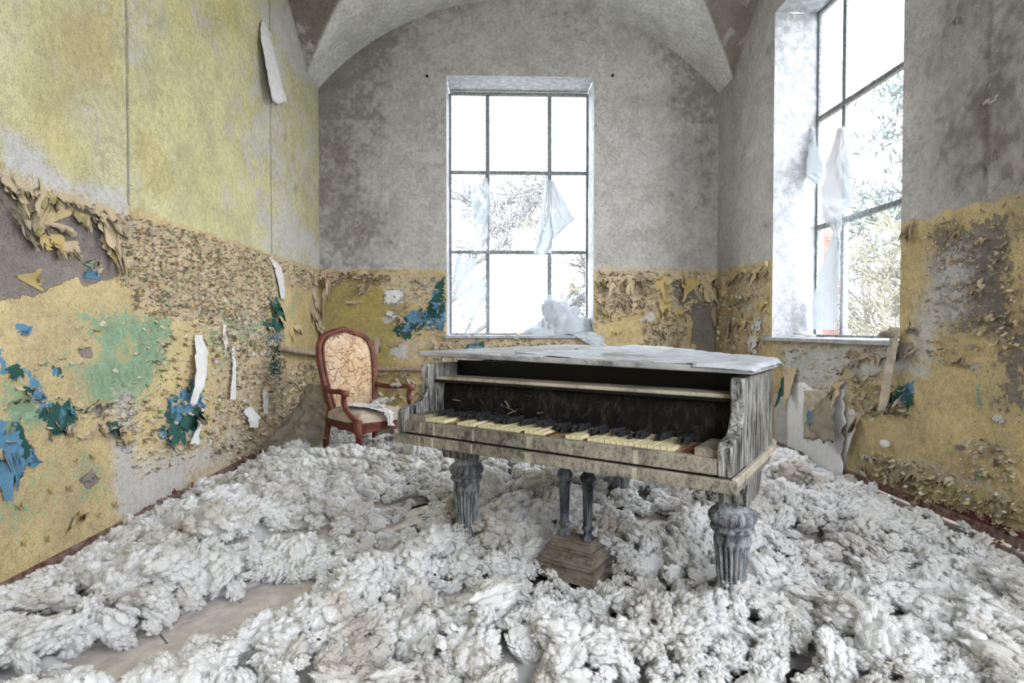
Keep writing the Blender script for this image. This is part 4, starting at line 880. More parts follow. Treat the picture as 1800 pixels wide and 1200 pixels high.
# dust sheet lying on the lid
def lid_sheet():
    nx, ny = 90, 110; v = []; f = []
    ol = outline(.03, .16); olp = np.array(ol)
    xs_ = np.linspace(-.80, .80, nx); ys_ = np.linspace(.14, 1.90, ny); idx = {}
    XX, YY = np.meshgrid(xs_, ys_, indexing='ij')
    sd = poly_sd(XX, YY, olp); wr = fbm(XX*6+YY*3, YY*5, 3)
    line = XX-(-.42+.55*(YY-.16)*.0)-.06*(fbm(YY*4, YY*0, 9)-.5)
    keep = (sd > -.016) & (XX > -.40+.10*wr+.12*(YY < .35)) & (YY > .185+.03*wr-.06*(XX > .55)) 
    for i in range(nx):
        for j in range(ny):
            if keep[i, j]:
                z = lz(XX[i, j], YY[i, j])+.026+.022*max(0, wr[i, j]-.45)+.008*abs(math.sin(9*XX[i, j]+4*YY[i, j]+6*wr[i, j]))
                if sd[i, j] < .006: z -= min(.03, (0.006-sd[i, j])*1.2)
                p_ = (XX[i, j], YY[i, j], z); idx[i, j] = len(v); v.append(p_)
    for i in range(nx-1):
        for j in range(ny-1):
            k = [(i, j), (i+1, j), (i+1, j+1), (i, j+1)]
            if all(q in idx for q in k): f.append(tuple(idx[q] for q in k))
    o = link('dust_sheet', mesh('dust_sheet', v, f), None, M_SHEET, True); o.matrix_world = PIANO
    s = o.modifiers.new('thickness', 'SOLIDIFY'); s.thickness = .003
    return tag(o, 'thin grey-white dust sheet spread over the closed piano lid', 'sheet')
M_SHEET = simple_mat('grey_white_sheet', srgba(190, 193, 200), .8, .12, 10, .004)
lid_sheet()

# ------------------------------------------------------------------ armchair
CH = (-1.085, 4.94); CR = math.radians(44)
chair = empty('armchair', (*CH, .0), CR); chair.scale = (1.06, 1.06, 1)
tag(chair, 'old carved wooden armchair with torn flowered upholstery in the far left corner', 'armchair')
def fabric_mat():
    t = NT('torn_floral_fabric'); v = t.coord(); w = t.noise(v, 6, 4, .6); 
    d = t.node('ShaderNodeVectorMath', operation='MULTIPLY_ADD'); nz = t.node('ShaderNodeTexNoise'); t.t.links.new(v, nz.inputs['Vector']); nz.inputs['Scale'].default_value = 7; nz.inputs['Detail'].default_value = 4
    t.t.links.new(nz.outputs[1], d.inputs[0]); d.inputs[1].default_value = (.34, .34, .34); t.t.links.new(v, d.inputs[2])
    e = t.voro(d.outputs[0], 8, 'DISTANCE_TO_EDGE'); e2 = t.voro(d.outputs[0], 20, 'DISTANCE_TO_EDGE')
    c = t.mix(t.ramp(w, .4, .62), srgba(208, 182, 156), srgba(196, 166, 130)); c = t.mix(t.ramp(t.noise(v, 3, 4), .5, .62, 0, .6), c, srgba(214, 196, 176))
    c = t.mix(t.math('MULTIPLY', t.ramp(e, .01, .045, .85, 0), t.ramp(t.noise(v, 6, 2), .44, .56)), c, srgba(120, 86, 64))
    c = t.mix(t.math('MULTIPLY', t.ramp(e2, .02, .12, .7, 0), t.ramp(t.noise(v, 9, 2), .46, .58)), c, srgba(150, 106, 76))
    t.color(c); t.b.inputs['Roughness'].default_value = .9; t.bump(t.ramp(e, 0, .08), .004); return t.m
M_FAB = fabric_mat(); M_SEAT = simple_mat('stained_pale_fabric', srgba(196, 180, 164), .9, .16, 7, .004)
# local: x right (seen from the front), y back, z up; seat front at y=-.28
def back_pt(x, z):   # backrest leans back
    return (x, .24+(z-.38)*.22, z)
bo = [(-.20, .42), (-.225, .58), (-.245, .74), (-.252, .90), (-.236, .995), (-.19, 1.058), (-.12, 1.088), (-.05, 1.108), (0, 1.120), (.05, 1.108), (.12, 1.088), (.19, 1.058), (.236, .995), (.252, .90), (.245, .74), (.225, .58), (.20, .42)]
bo = catmull(bo, 5)
fr = MB().tube([back_pt(x, z) for x, z in bo], .027, 10, up=(0, 1, -.2)).build('back_frame', M_WOOD, chair); smooth_by_angle(fr, 60)
bd = MB().tube([tuple(np.array(back_pt(x*.90, (z-.75)*.94+.75))+np.array((0, -.022, .004))) for x, z in bo], .010, 8).build('moulding', M_WOOD, fr, True)
# padded back panel
v = []; f = []; nR = 8; cen = np.array([0, .74]); n = len(bo)
for r in range(nR+1):
    s = r/nR
    for (x, z) in bo:
        q = cen+(np.array([x, z])-cen)*s*.94; p = back_pt(q[0], q[1]); v.append((p[0], p[1]-.045*(1-s**2.5)-.006, p[2]))
for r in range(nR):
    for k in range(n-1):
        a = r*n+k; f.append((a, a+n, a+n+1, a+1))
    a = r*n; f.append((a+n-1, a+2*n-1, a+n, a))
link('back_cushion', mesh('back_cushion', v, f), chair, M_FAB, True)
MB().add([(p[0]*.93, p[1]+.012, p[2]) for p in [back_pt(x, z) for x, z in bo]], [tuple(range(n))]).build('back_board', M_CARD, chair)
# seat
so = [(-.27, -.29), (0, -.32), (.27, -.29), (.285, -.1), (.25, .24), (0, .26), (-.25, .24), (-.285, -.1)]
so = catmull(so+[so[0]], 5)[:-1]; n = len(so); v = []; f = []
for r in range(9):
    s = r/8
    for (x, y) in so: v.append((x*s*.96, y*s*.96, .415+.05*(1-s**3)-.02*math.exp(-((x*s-.05)**2+(y*s+.05)**2)/.02)))
for (x, y) in so: v.append((x*.98, y*.98, .365))
for r in range(9):
    for k in range(n): f.append((r*n+k, (r+1)*n+k, (r+1)*n+(k+1) % n, r*n+(k+1) % n))
link('seat_cushion', mesh('seat_cushion', v, f), chair, M_SEAT, True)
def apron(p, q, sag=.02):
    m = MB(); N = 12; vv = []; ff = []; d = Vector((q[0]-p[0], q[1]-p[1], 0)).normalized(); nn = Vector((d.y, -d.x, 0))*.014
    for i in range(N+1):
        t = i/N; c = Vector((p[0]+(q[0]-p[0])*t, p[1]+(q[1]-p[1])*t, 0)); zb = .285+sag*math.sin(math.pi*t)-.02*math.exp(-((t-.5)/.12)**2)
        for sgn, z in ((1, zb), (1, .372), (-1, .372), (-1, zb)): vv.append(c+nn*sgn+Vector((0, 0, z)))
    for i in range(N):
        for k in range(4): ff.append((4*i+k, 4*i+(k+1) % 4, 4*i+4+(k+1) % 4, 4*i+4+k))
    ff += [(3, 2, 1, 0), tuple(4*N+k for k in range(4))]
    m.add(vv, ff).build('apron', M_WOOD, chair, bevel=.004)
apron((-.27, -.30), (.27, -.30)); apron((-.235, .24), (-.275, -.28)); apron((.275, -.28), (.235, .24)); apron((.23, .25), (-.23, .25), 0)
for s in (-1, 1):
    pts = [(.285*s, -.30, .40), (.292*s, -.315, .34), (.288*s, -.322, .28), (.275*s, -.308, .18), (.268*s, -.30, .08), (.275*s, -.312, .0)]
    MB().tube(catmull(pts, 4), [.034-.016*min(1, k/18) for k in range(21)], 10, up=(0, 1, 0)).build('leg', M_WOOD, chair, True)
    pts = [(.22*s, .25, .42), (.225*s, .27, .25), (.235*s, .32, .0)]
    MB().tube(catmull(pts, 4), .022, 8, up=(0, 1, 0)).build('leg', M_WOOD, chair, True)
    arm = [(.225*s, .295, .62), (.25*s, .22, .605), (.285*s, .08, .60), (.305*s, -.06, .612), (.305*s, -.14, .607)]
    a_ = MB().tube(catmull(arm, 4), .022, 8, up=(0, 0, 1)).build('armrest', M_WOOD, chair, True)
    sc_ = MB(); sc_.lathe([(.0, .026), (.020, .026), (.027, .018), (.027, -.018), (.020, -.026), (.0, -.026)], seg=16)
    so_ = sc_.build('scroll', M_WOOD, a_, True); so_.location = (.305*s, -.15, .602); so_.rotation_euler = (0, H, 0)
    sup = [(.303*s, -.145, .60), (.300*s, -.125, .55), (.292*s, -.15, .47), (.287*s, -.25, .41), (.287*s, -.305, .385)]
    MB().tube(catmull(sup, 4), .021, 8, up=(1, 0, 0)).build('arm_support', M_WOOD, chair, True)

# ------------------------------------------------------------------ pipe along the corner
pl0 = on(490, 611, 0, XL+.04); pl1 = on(517, 616, 0, XL+.10); pl2 = on(562, 644, 1, YB-.10); pl2 = np.array([XL+.10, YB-.12, .82])
pb = on(658, 648, 1, YB-.10)
pts = [tuple(pl0), tuple(on(500, 613, 0, XL+.07)), tuple(pl1), tuple(pl2), (XL+.16, YB-.09, pb[2]), (-1.2, YB-.09, pb[2]), (2.0, YB-.09, pb[2])]
po = MB().tube(pts, .030, 10).build('heating_pipe', M_PIPE, None, True); tag(po, 'pinkish painted heating pipe running round the corner behind the armchair', 'pipe')

# ------------------------------------------------------------------ film torn off the windows
def sheet3(name, rows, mat, amp=.03, seed=0, nu=26, nv=44, freq=(9, 5), thick=0):
    """rows: list of (left point, right point) from top to bottom"""
    v = []; f = []; tt = np.linspace(0, len(rows)-1, nv+1)
    for j, t in enumerate(tt):
        k = min(int(t), len(rows)-2); q = t-k
        a = np.array(rows[k][0])*(1-q)+np.array(rows[k+1][0])*q; b = np.array(rows[k][1])*(1-q)+np.array(rows[k+1][1])*q
        for i in range(nu+1):
            e0 = .22*(float(fbm(np.array(t*5.), np.array(.3), seed+40))-.5); e1 = .22*(float(fbm(np.array(t*5.), np.array(.7), seed+50))-.5)
            s = i/nu; p = a+(b-a)*(s*(1+e1-e0)+e0)
            nz = 2*float(fbm(np.array(s*freq[0]*.4), np.array(t*freq[1]*.4), seed))-1+1.1*(.5-abs(2*float(vn(np.array(s*5.+t*1.7), np.array(t*3.-s*2), seed+60))-1))
            p = p+np.array([-.5, -.7, .1])*amp*(nz+.5*math.sin(freq[0]*s+t*2)*(j/nv)); v.append(tuple(p))
    for j in range(nv):
        for i in range(nu):
            k = j*(nu+1)+i; f.append((k, k+1, k+nu+2, k+nu+1))
    return link(name, mesh(name, v, f), None, mat, True)
def qb(x, y, d): return on(x, y, 1, YB+DW-.03-d)
def qr(x, y, d): return on(x, y, 0, XR+DW-.03-d)
tag(sheet3('torn_film', [(qb(843, 316, 0), qb(858, 314, 0)), (qb(826, 345, .02), qb(861, 345, .03)), (qb(832, 385, .05), qb(860, 380, .06)), (qb(826, 440, .06), qb(858, 438, .03))], M_FILM, .03, 1), 'narrow torn film strip on the left bar of the far window', 'plastic film')
tag(sheet3('torn_film', [(qb(958, 318, .0), qb(968, 316, 0)), (qb(950, 380, .04), qb(970, 375, .06)), (qb(940, 435, .07), qb(972, 430, .08)), (qb(936, 447, .06), qb(968, 445, .05))], M_FILM, .03, 2), 'long film rag hanging down the right bar of the far window', 'plastic film')
tag(sheet3('torn_film', [(qb(968, 316, .02), qb(972, 318, .02)), (qb(968, 350, .03), qb(992, 352, .08)), (qb(969, 390, .03), qb(1010, 386, .10)), (qb(969, 425, .04), qb(974, 420, .05))], M_FILM, .02, 3), 'triangular film corner folded out from the far window', 'plastic film')
tag(sheet3('torn_film', [(qb(797, 452, .0), qb(832, 452, 0)), (qb(800, 500, .02), qb(852, 490, .02)), (qb(812, 550, .04), qb(854, 520, .03)), (qb(826, 566, .05), qb(853, 560, .03))], M_FILM, .02, 4), 'creased film sheet in the lower left panes of the far window', 'plastic film')
# crumpled heap of film on the sill
def crumple(name, c, rx, ry, rz, mat, seed, sub=5, amp=.35):
    bm = bmesh.new(); bmesh.ops.create_icosphere(bm, subdivisions=sub, radius=1)
    co = np.array([v.co for v in bm.verts]); r = np.random.default_rng(seed); K = r.normal(size=(140, 3)); K /= np.linalg.norm(K, axis=1)[:, None]
    d = np.linalg.norm(co[:, None]-K[None], axis=2); d.sort(axis=1); s = 1+amp*(d[:, 1]-d[:, 0])*3-amp*.5+.25*np.sin(co[:, 0]*3+co[:, 2]*4+seed)
    for v, k in zip(bm.verts, s): v.co = Vector((v.co.x*rx*k+c[0], v.co.y*ry*k+c[1], max(v.co.z*rz*k, -.2*rz)+c[2]))
    me = bpy.data.meshes.new(name); bm.to_mesh(me); bm.free(); return link(name, me, None, mat, True)
hp = on(982, 586, 1, YB+.22); tag(crumple('crumpled_film', (hp[0], YB+.22, BZ0+.02), .36, .14, .40, M_FILM, 5), 'crumpled heap of white film on the far window sill', 'plastic film')
tag(sheet3('draped_film', [((.85, YB+.10, BZ0+.02), (1.18, YB+.12, BZ0+.06)), ((.95, YB-.03, BZ0+.012), (1.20, YB-.02, BZ0+.035)), ((1.05, YB-.09, BZ0-.06), (1.30, YB-.06, BZ0-.01)), ((1.20, YB-.10, BZ0-.16), (1.34, YB-.08, BZ0-.14))], M_FILM, .03, 6), 'film end drooping over the far window sill', 'plastic film')
tag(sheet3('torn_film', [(qr(1405, 232, .02), qr(1424, 218, .02)), (qr(1398, 270, .05), qr(1434, 240, .03)), (qr(1402, 300, .06), qr(1448, 300, .10)), (qr(1430, 325, .05), qr(1446, 320, .05))], M_FILM, .03, 7), 'film corner stuck to the jamb of the side window', 'plastic film')
tag(sheet3('torn_film', [(qr(1474, 226, .0), qr(1484, 224, .0)), (qr(1452, 290, .08), qr(1492, 280, .03)), (qr(1444, 340, .10), qr(1505, 352, .08)), (qr(1444, 385, .08), qr(1480, 380, .04)), (qr(1462, 400, .05), qr(1476, 432, .02))], M_FILM, .04, 8), 'large twisted film rag hanging from the side window bar', 'plastic film')
tag(sheet3('torn_film', [(qr(1466, 405, .02), qr(1476, 428, .02)), (qr(1444, 470, .03), qr(1476, 460, .02)), (qr(1430, 520, .02), qr(1472, 520, .02)), (qr(1430, 578, .0), qr(1470, 580, .0))], M_FILM, .02, 9), 'film sheet over the lower left pane of the side window', 'plastic film')
tag(crumple('rubble_lump', (XR-.02, 3.78, RZ0+.03), .05, .07, .06, M_CARD, 9, 3), 'lump of rubble at the near end of the side window sill', 'rubble')
tag(crumple('plaster_piece', (XR+.18, 5.25, RZ0+.015), .09, .14, .03, M_PAPERW, 12, 3), 'flat piece of fallen plaster on the side window sill', 'rubble')

# ------------------------------------------------------------------ card and cloth by the armchair
def C3(px, py, z): return on(px, py, 2, z)
tag(sheet3('card_sheet', [((-1.72, 5.25, .62), (-1.55, 5.15, .62)), ((-1.80, 5.2, .42), (-1.50, 5.05, .40)), ((-1.95, 5.15, .24), (-1.46, 4.95, .18)), ((-2.0, 5.0, .14), (-1.5, 4.85, .10))], M_CARD, .045, 20), 'crumpled grey-brown card leaning against the armchair side', 'card')
tag(sheet3('card_sheet', [((-1.80, 5.05, .30), (-1.62, 4.95, .33)), ((-1.95, 4.95, .16), (-1.60, 4.80, .2)), ((-2.02, 4.85, .11), (-1.62, 4.70, .10))], M_CARD, .035, 21), 'flat torn card lying on the fluff by the armchair', 'card')
def cl(x, y, z): p = chair.matrix_basis @ Vector((x, y, z)); return tuple(p)
bpy.context.view_layer.update()
tag(sheet3('white_rag', [(cl(-.20, .10, .49), cl(-.06, .12, .485)), (cl(-.20, -.02, .485), cl(-.02, .0, .482)), (cl(-.16, -.14, .478), cl(.0, -.12, .48)), (cl(-.10, -.24, .465), cl(.0, -.22, .47)), (cl(-.06, -.325, .445), cl(.0, -.33, .44)), (cl(-.035, -.35, .34), cl(-.005, -.35, .33))], M_PAPERW, .035, 22, 24, 40, (16, 9)), 'white rag spilling over the armchair seat edge', 'rag')

# ------------------------------------------------------------------ kapok fluff over the floor
def gap_field(x, y):
    g = np.zeros_like(x)
    for (px, py, a, b, rot, k) in [(320, 1140, .42, .17, 45, 1.), (420, 1078, .30, .15, 50, 1.), (500, 955, .30, .09, 15, 1.), (1400, 955, .18, .10, -10, 1.), (1500, 1000, .10, .05, 20, .6), (570, 925, .16, .05, 0, .7), (60, 1120, .1, .05, 20, .5)]:
        c = on(px, py, 2, .02); r = math.radians(rot); dx, dy = x-c[0], y-c[1]; u_, w_ = dx*math.cos(r)+dy*math.sin(r), -dx*math.sin(r)+dy*math.cos(r)
        g = np.maximum(g, k*np.exp(-((u_/a)**2+(w_/b)**2)))
    return g
def fluff_h(x, y):
    h = .03+.17*fbm(x*1.3+3, y*1.3, 900, 2)**1.2+.15*(fbm(x*3.4, y*3.4, 901, 2)-.42)+.03*(fbm(x*9, y*9, 902, 2)-.5)
    h = h-.36*gap_field(x, y)
    h = h*sstep(-.05, .75, XR-.02-x)*(.35+.65*sstep(0, .35, x-XL))
    h = h+.05*np.exp(-(((x-.1)/.55)**2+((y-1.9)/.35)**2))
    return h
def ico(sub):
    bm = bmesh.new(); bmesh.ops.create_icosphere(bm, subdivisions=sub, radius=1)
    v = np.array([q.co for q in bm.verts]); f = np.array([[q.index for q in p.verts] for p in bm.faces]); bm.free(); return v, f
def make_tufts():
    """clots of fibre: soft balls on balls on balls, with loose hairs"""
    V, Fc, var = [], [], []; B = {k: ico(k) for k in (1, 2, 3)}; n0 = 0
    for k in range(6):
        r = np.random.default_rng(500+k); st = np.array([1+.5*r.random(), 1, .55+.2*r.random()]); balls = []
        def unit(n): q = r.normal(size=(n, 3)); return q/np.linalg.norm(q, axis=1)[:, None]
        balls.append((np.zeros(3), .60, 3))
        for d1 in unit(46):
            c1 = d1*.66*(.85+.35*r.random()); r1 = .11+.12*r.random(); balls.append((c1, r1, 3))
            for d2 in unit(8):
                if d2 @ d1 < -.1: continue
                balls.append((c1+d2*r1*.85, r1*(.30+.32*r.random()), 2))
        tips = []
        for c, ra, sub in balls:
            bv, bf = B[sub]; ph = r.random(3)*6.28
            v = bv*(1+.12*np.sin(bv[:, [1]]*4+ph[0])*np.sin(bv[:, [2]]*5+ph[1])+.06*np.sin(bv[:, [0]]*9+ph[2]))
            v = (c+v*ra)*st; V.append(v); Fc += (bf+n0).tolist(); n0 += len(v); var += [k+1]*len(v)
            if ra < .5: tips.append((c, ra))
        # wisps lying over the clot
        T_ = r.integers(len(tips), size=4000); cc = np.array([tips[q][0] for q in T_]); rr_ = np.array([tips[q][1] for q in T_]); nn = unit(4000)+1.1*cc/np.linalg.norm(cc, axis=1)[:, None]; nn /= np.linalg.norm(nn, axis=1)[:, None]
        p0 = cc+nn*rr_[:, None]*.95; tg = np.cross(nn, unit(4000)); tg /= np.linalg.norm(tg, axis=1)[:, None]; bt = np.cross(nn, tg); L_ = (.05+.17*r.random(4000)**1.6)[:, None]; w = (.004+.009*r.random(4000))[:, None]; up_ = (.1+.9*r.random(4000)**2)[:, None]; cv = r.normal(size=4000)[:, None]*.35
        q = [p0-bt*w*.6, p0+bt*w*.6]
        for t_, ww in ((.35, 1.), (.7, .7)):
            m_ = p0+tg*L_*t_+nn*L_*up_*.6*math.sin(2.4*t_)+bt*cv*L_*t_*t_; q += [m_-bt*w*ww, m_+bt*w*ww]
        q += [p0+tg*L_+nn*L_*up_*.35+bt*cv*L_]
        hv = np.stack(q, 1)*st; V.append(hv.reshape(-1, 3)); b0 = n0+7*np.arange(4000)
        for (a_, b_, c_, d_) in ((0, 1, 3, 2), (2, 3, 5, 4)): Fc += np.stack([b0+a_, b0+b_, b0+c_, b0+d_], 1).tolist()
        Fc += np.stack([b0+4, b0+5, b0+6], 1).tolist(); n0 += 7*4000; var += [k+1]*(7*4000)
    return np.concatenate(V).tolist(), Fc, var
def fluff_mat():
    m = bpy.data.materials.new('kapok_fluff'); m.use_nodes = True; t = m.node_tree; n = t.nodes; n.clear()
    out = n.new('ShaderNodeOutputMaterial'); d = n.new('ShaderNodeBsdfDiffuse'); tl = n.new('ShaderNodeBsdfTranslucent'); a = n.new('ShaderNodeMixShader'); a.inputs[0].default_value = .48
    g = n.new('ShaderNodeNewGeometry'); nz = n.new('ShaderNodeTexNoise'); nz.inputs['Scale'].default_value = 2.6; nz.inputs['Detail'].default_value = 3; nz.inputs['Roughness'].default_value = .65; t.links.new(g.outputs['Position'], nz.inputs['Vector'])
    r = n.new('ShaderNodeValToRGB'); r.color_ramp.elements[0].position = .33; r.color_ramp.elements[0].color = srgba(226, 219, 211); r.color_ramp.elements[1].position = .51; r.color_ramp.elements[1].color = srgba(253, 252, 252)
    fz = n.new('ShaderNodeTexNoise'); fz.inputs['Scale'].default_value = 150; fz.inputs['Detail'].default_value = 1; t.links.new(g.outputs['Position'], fz.inputs['Vector']); bp = n.new('ShaderNodeBump'); bp.inputs['Distance'].default_value = .008; bp.inputs['Strength'].default_value = .3; t.links.new(fz.outputs[0], bp.inputs['Height']); t.links.new(bp.outputs[0], d.inputs['Normal'])
    t.links.new(nz.outputs[0], r.inputs[0]); t.links.new(r.outputs[0], d.inputs[0]); t.links.new(r.outputs[0], tl.inputs[0]); t.links.new(d.outputs[0], a.inputs[1]); t.links.new(tl.outputs[0], a.inputs[2]); t.links.new(a.outputs[0], out.inputs[0]); return m
M_FLUFF = fluff_mat()
TV, TF, TVAR = make_tufts(); TVS = (np.array(TV)*.05).tolist()
def scatter_nodes():
    ng = bpy.data.node_groups.new('fluff_scatter', 'GeometryNodeTree')
    ng.interface.new_socket('Geometry', in_out='INPUT', socket_type='NodeSocketGeometry'); ng.interface.new_socket('Geometry', in_out='OUTPUT', socket_type='NodeSocketGeometry')
    N = ng.nodes; L_ = ng.links; gi = N.new('NodeGroupInput'); go = N.new('NodeGroupOutput')
    def attr(nm, ty):
        a = N.new('GeometryNodeInputNamedAttribute'); a.data_type = ty; a.inputs[0].default_value = nm; return a.outputs[0]
    va = attr('variant', 'INT')
    def sep(k):
        c = N.new('FunctionNodeCompare'); c.data_type = 'INT'; c.operation = 'EQUAL'; L_.new(va, c.inputs[2]); c.inputs[3].default_value = k
        s = N.new('GeometryNodeSeparateGeometry'); s.domain = 'POINT'; L_.new(gi.outputs[0], s.inputs[0]); L_.new(c.outputs[0], s.inputs[1]); return s.outputs[0]
    gt = N.new('GeometryNodeGeometryToInstance')
    for k in range(1, 7): L_.new(sep(k), gt.inputs[0])
    ip = N.new('GeometryNodeInstanceOnPoints'); L_.new(sep(0), ip.inputs['Points']); L_.new(gt.outputs[0], ip.inputs['Instance']); ip.inputs['Pick Instance'].default_value = True
    L_.new(attr('pick', 'INT'), ip.inputs['Instance Index']); L_.new(attr('turn', 'FLOAT_VECTOR'), ip.inputs['Rotation']); L_.new(attr('size', 'FLOAT_VECTOR'), ip.inputs['Scale'])
    j = N.new('GeometryNodeJoinGeometry'); L_.new(ip.outputs[0], j.inputs[0]); L_.new(sep(-1), j.inputs[0]); L_.new(j.outputs[0], go.inputs[0]); return ng
NG = scatter_nodes()
def fluff_object(name, pts, sizes, sheet=None, seed=0):
    r = np.random.default_rng(seed); V = TVS; sizes = sizes/.05; Fc = list(TF); var = list(TVAR)
    if sheet: n0 = len(V); V = V+sheet[0]; Fc += [[i+n0 for i in f] for f in sheet[1]]; var += [-1]*len(sheet[0])
    n0 = len(V); n = len(pts); V = np.concatenate([np.array(V, float), pts]); var += [0]*n
    me = mesh(name, V.tolist(), Fc); tot = len(V)
    me.attributes.new('variant', 'INT', 'POINT').data.foreach_set('value', np.array(var, np.int32))
    pk = np.zeros(tot, np.int32); pk[n0:] = r.integers(0, 6, n); me.attributes.new('pick', 'INT', 'POINT').data.foreach_set('value', pk)
    ro = np.zeros((tot, 3), np.float32); ro[n0:] = np.stack([r.normal(size=n)*.5, r.normal(size=n)*.5, r.random(n)*6.283], -1); me.attributes.new('turn', 'FLOAT_VECTOR', 'POINT').data.foreach_set('vector', ro.ravel())
    sc = np.ones((tot, 3), np.float32); sc[n0:] = sizes[:, None]*(.85+.3*r.random((n, 3))); me.attributes.new('size', 'FLOAT_VECTOR', 'POINT').data.foreach_set('vector', sc.ravel())
    me.polygons.foreach_set('use_smooth', [True]*len(me.polygons))
    o = link(name, me, None, M_FLUFF); md = o.modifiers.new('scatter', 'NODES'); md.node_group = NG; o['kind'] = 'stuff'; return o
def floor_fluff():
    # closed bed under the tufts
    gx = np.arange(XL+.01, XR-.01, .025); gy = np.arange(.1, YB-.02, .025); GX, GY = np.meshgrid(gx, gy, indexing='ij'); GH = fluff_h(GX, GY)-.10+.05*(fbm(GX*18, GY*18, 950, 3)-.5)+.02*(vn(GX*45, GY*45, 951)-.5)-.25*sstep(.04, .3, gap_field(GX, GY))
    I = np.arange(GX.size).reshape(GX.shape); q = np.stack([I[:-1, :-1], I[1:, :-1], I[1:, 1:], I[:-1, 1:]], -1).reshape(-1, 4); ok = (GH.ravel()[q] > -.3).all(1)
    sheet = (np.stack([GX, GY, np.maximum(GH, -.04)], -1).reshape(-1, 3).tolist(), q[ok].tolist())
    P_, Sz = [], []
    for (y0, y1, step, smin, smax) in ((.2, 1.2, .11, .06, .10), (1.2, 3.4, .062, .028, .105), (3.4, YB-.05, .071, .032, .105)):
        a = np.arange(XL+.03, XR-.03, step); b = np.arange(y0, y1, step); A, B = np.meshgrid(a, b, indexing='ij'); A = A.ravel()+step*(RNG.random(A.size)-.5)*1.2; B = B.ravel()+step*(RNG.random(B.size)-.5)*1.2
        h = fluff_h(A, B); keep = (h > .035) | (RNG.random(len(h)) < .12*(h > -.02)); A, B, h = A[keep], B[keep], np.maximum(h[keep], .012)
        s = smin+(smax-smin)*RNG.random(len(A))**2.0; s = np.maximum(np.minimum(s, np.maximum(.045, h*.8)), .034)
        z = np.maximum(h-.45*s+(RNG.random(len(A))-.5)*.03, s*.5)
        P_.append(np.stack([A, B, z], -1)); Sz.append(s)
        # a second, sparser layer of bigger clots
        k = (RNG.random(len(A)) < .10) & (h > .07); P_.append(np.stack([A[k], B[k], h[k]+.01], -1)); Sz.append(s[k]*1.25)
    P_ = np.concatenate(P_); Sz = np.concatenate(Sz)
    ok = (P_[:, 0]-XL > Sz*.9+.025) & (XR-P_[:, 0] > Sz*.9+.025) & (YB-P_[:, 1] > Sz)
    o = fluff_object('kapok_fluff', P_[ok], Sz[ok], sheet, 1); tag(o, 'thick bed of white kapok fluff covering the floor', 'fluff'); print('tufts', ok.sum())
floor_fluff()
pts = []; sz = []
for (x, y, z, s, n) in [(.12, .02, .475, .09, 26), (.20, .12, .475, .08, 20), (-.02, -.16, .475, .05, 12), (.24, -.02, .62, .05, 6)]:
    for _ in range(n):
        p = Vector(cl(x+random.gauss(0, s*.6), y+random.gauss(0, s*.4), z+abs(random.gauss(0, s*.12)))); pts.append(tuple(p)); sz.append(random.uniform(.010, .026))
tag(fluff_object('kapok_fluff_clump', np.array(pts), np.array(sz), None, 2), 'white fluff tufts lying on the armchair seat', 'fluff')
# dead leaves on the fluff
lm = MB().add([(-.5, 0, 0), (-.2, -.3, .06), (.25, -.28, .1), (.6, 0, .04), (.25, .26, .12), (-.2, .3, .05), (.05, 0, 0)], [(0, 1, 6), (1, 2, 6), (2, 3, 6), (3, 4, 6), (4, 5, 6), (5, 0, 6)]).build('tmp', simple_mat('dry_leaf', srgba(92, 58, 42), .8, .2, 40, 0)); lmd = lm.data; bpy.data.objects.remove(lm)
for k, (px, py, where) in enumerate([(602, 917, 'between the armchair and the camera'), (560, 1124, 'in the foreground left of centre'), (195, 1192, 'at the very bottom left'), (520, 1022, 'left of the piano'), (765, 1010, 'below the left piano leg')]):
    p = on(px, py, 2, .13); hh = float(fluff_h(np.array([p[0]]), np.array([p[1]]))[0])+.03
    o = link('dead_leaf', lmd); p = on(px, py, 2, hh); o.location = p; o.scale = (.018, .018, .018); o.rotation_euler = (.5, .3, k*1.3)
    tag(o, 'small brown dead leaf on the fluff, '+where, 'leaf', 'dead leaves on the fluff')

# ------------------------------------------------------------------ outside
M_BARK = simple_mat('damp_bark', srgba(112, 112, 114), .9, .25, 18, .004)
M_TWIG = simple_mat('grey_twigs', srgba(134, 130, 112), .9, .2, 10, 0)
M_NEEDLE = simple_mat('pine_needles', srgba(112, 132, 130), .8, .2, 8, 0)
gr = MB().box(-40, 60, YB+.6, 80, -.9, -.6).build('ground_outside', simple_mat('wet_grass', srgba(122, 126, 104), .9, .2, 3, 0)); struct(gr)
gr2 = MB().box(XR+.6, 60, -30, YB+.6, -.9, -.6).build('ground_beside', bpy.data.materials['wet_grass']); struct(gr2)
def bare_tree(name, base, height, seed, label, mat, depth=5, spread=.5, r0=.14, cat='tree', droop=0., twig=.004, kids=(2, 4)):
    rr = random.Random(seed); m = MB()
    def grow(p, d, L_, r, k):
        n = 4; pts = [p]; rad = [r]; q = Vector(p); dd = Vector(d)
        for i in range(n):
            dd = (dd+Vector((rr.gauss(0, .13), rr.gauss(0, .13), rr.gauss(0, .08)-droop))).normalized(); q = q+dd*L_/n; pts.append(q.copy()); rad.append(max(twig, r*(1-.4*(i+1)/n)))
        m.tube(pts, rad, 6 if r > .03 else 3)
        if k <= 0: return
        for c in range(rr.randint(*kids)+(2 if k == depth else 0)):
            i = rr.randint(1, n); nd = (dd+Vector((rr.gauss(0, spread), rr.gauss(0, spread), rr.gauss(.05, spread*.6)))).normalized(); grow(pts[i], nd, L_*rr.uniform(.5, .8), max(twig, rad[i]*.62), k-1)
    grow(Vector(base), Vector((0, 0, 1)), height*.42, r0, depth)
    o = m.build(name, mat); return tag(o, label, cat, 'trees and scrub outside')
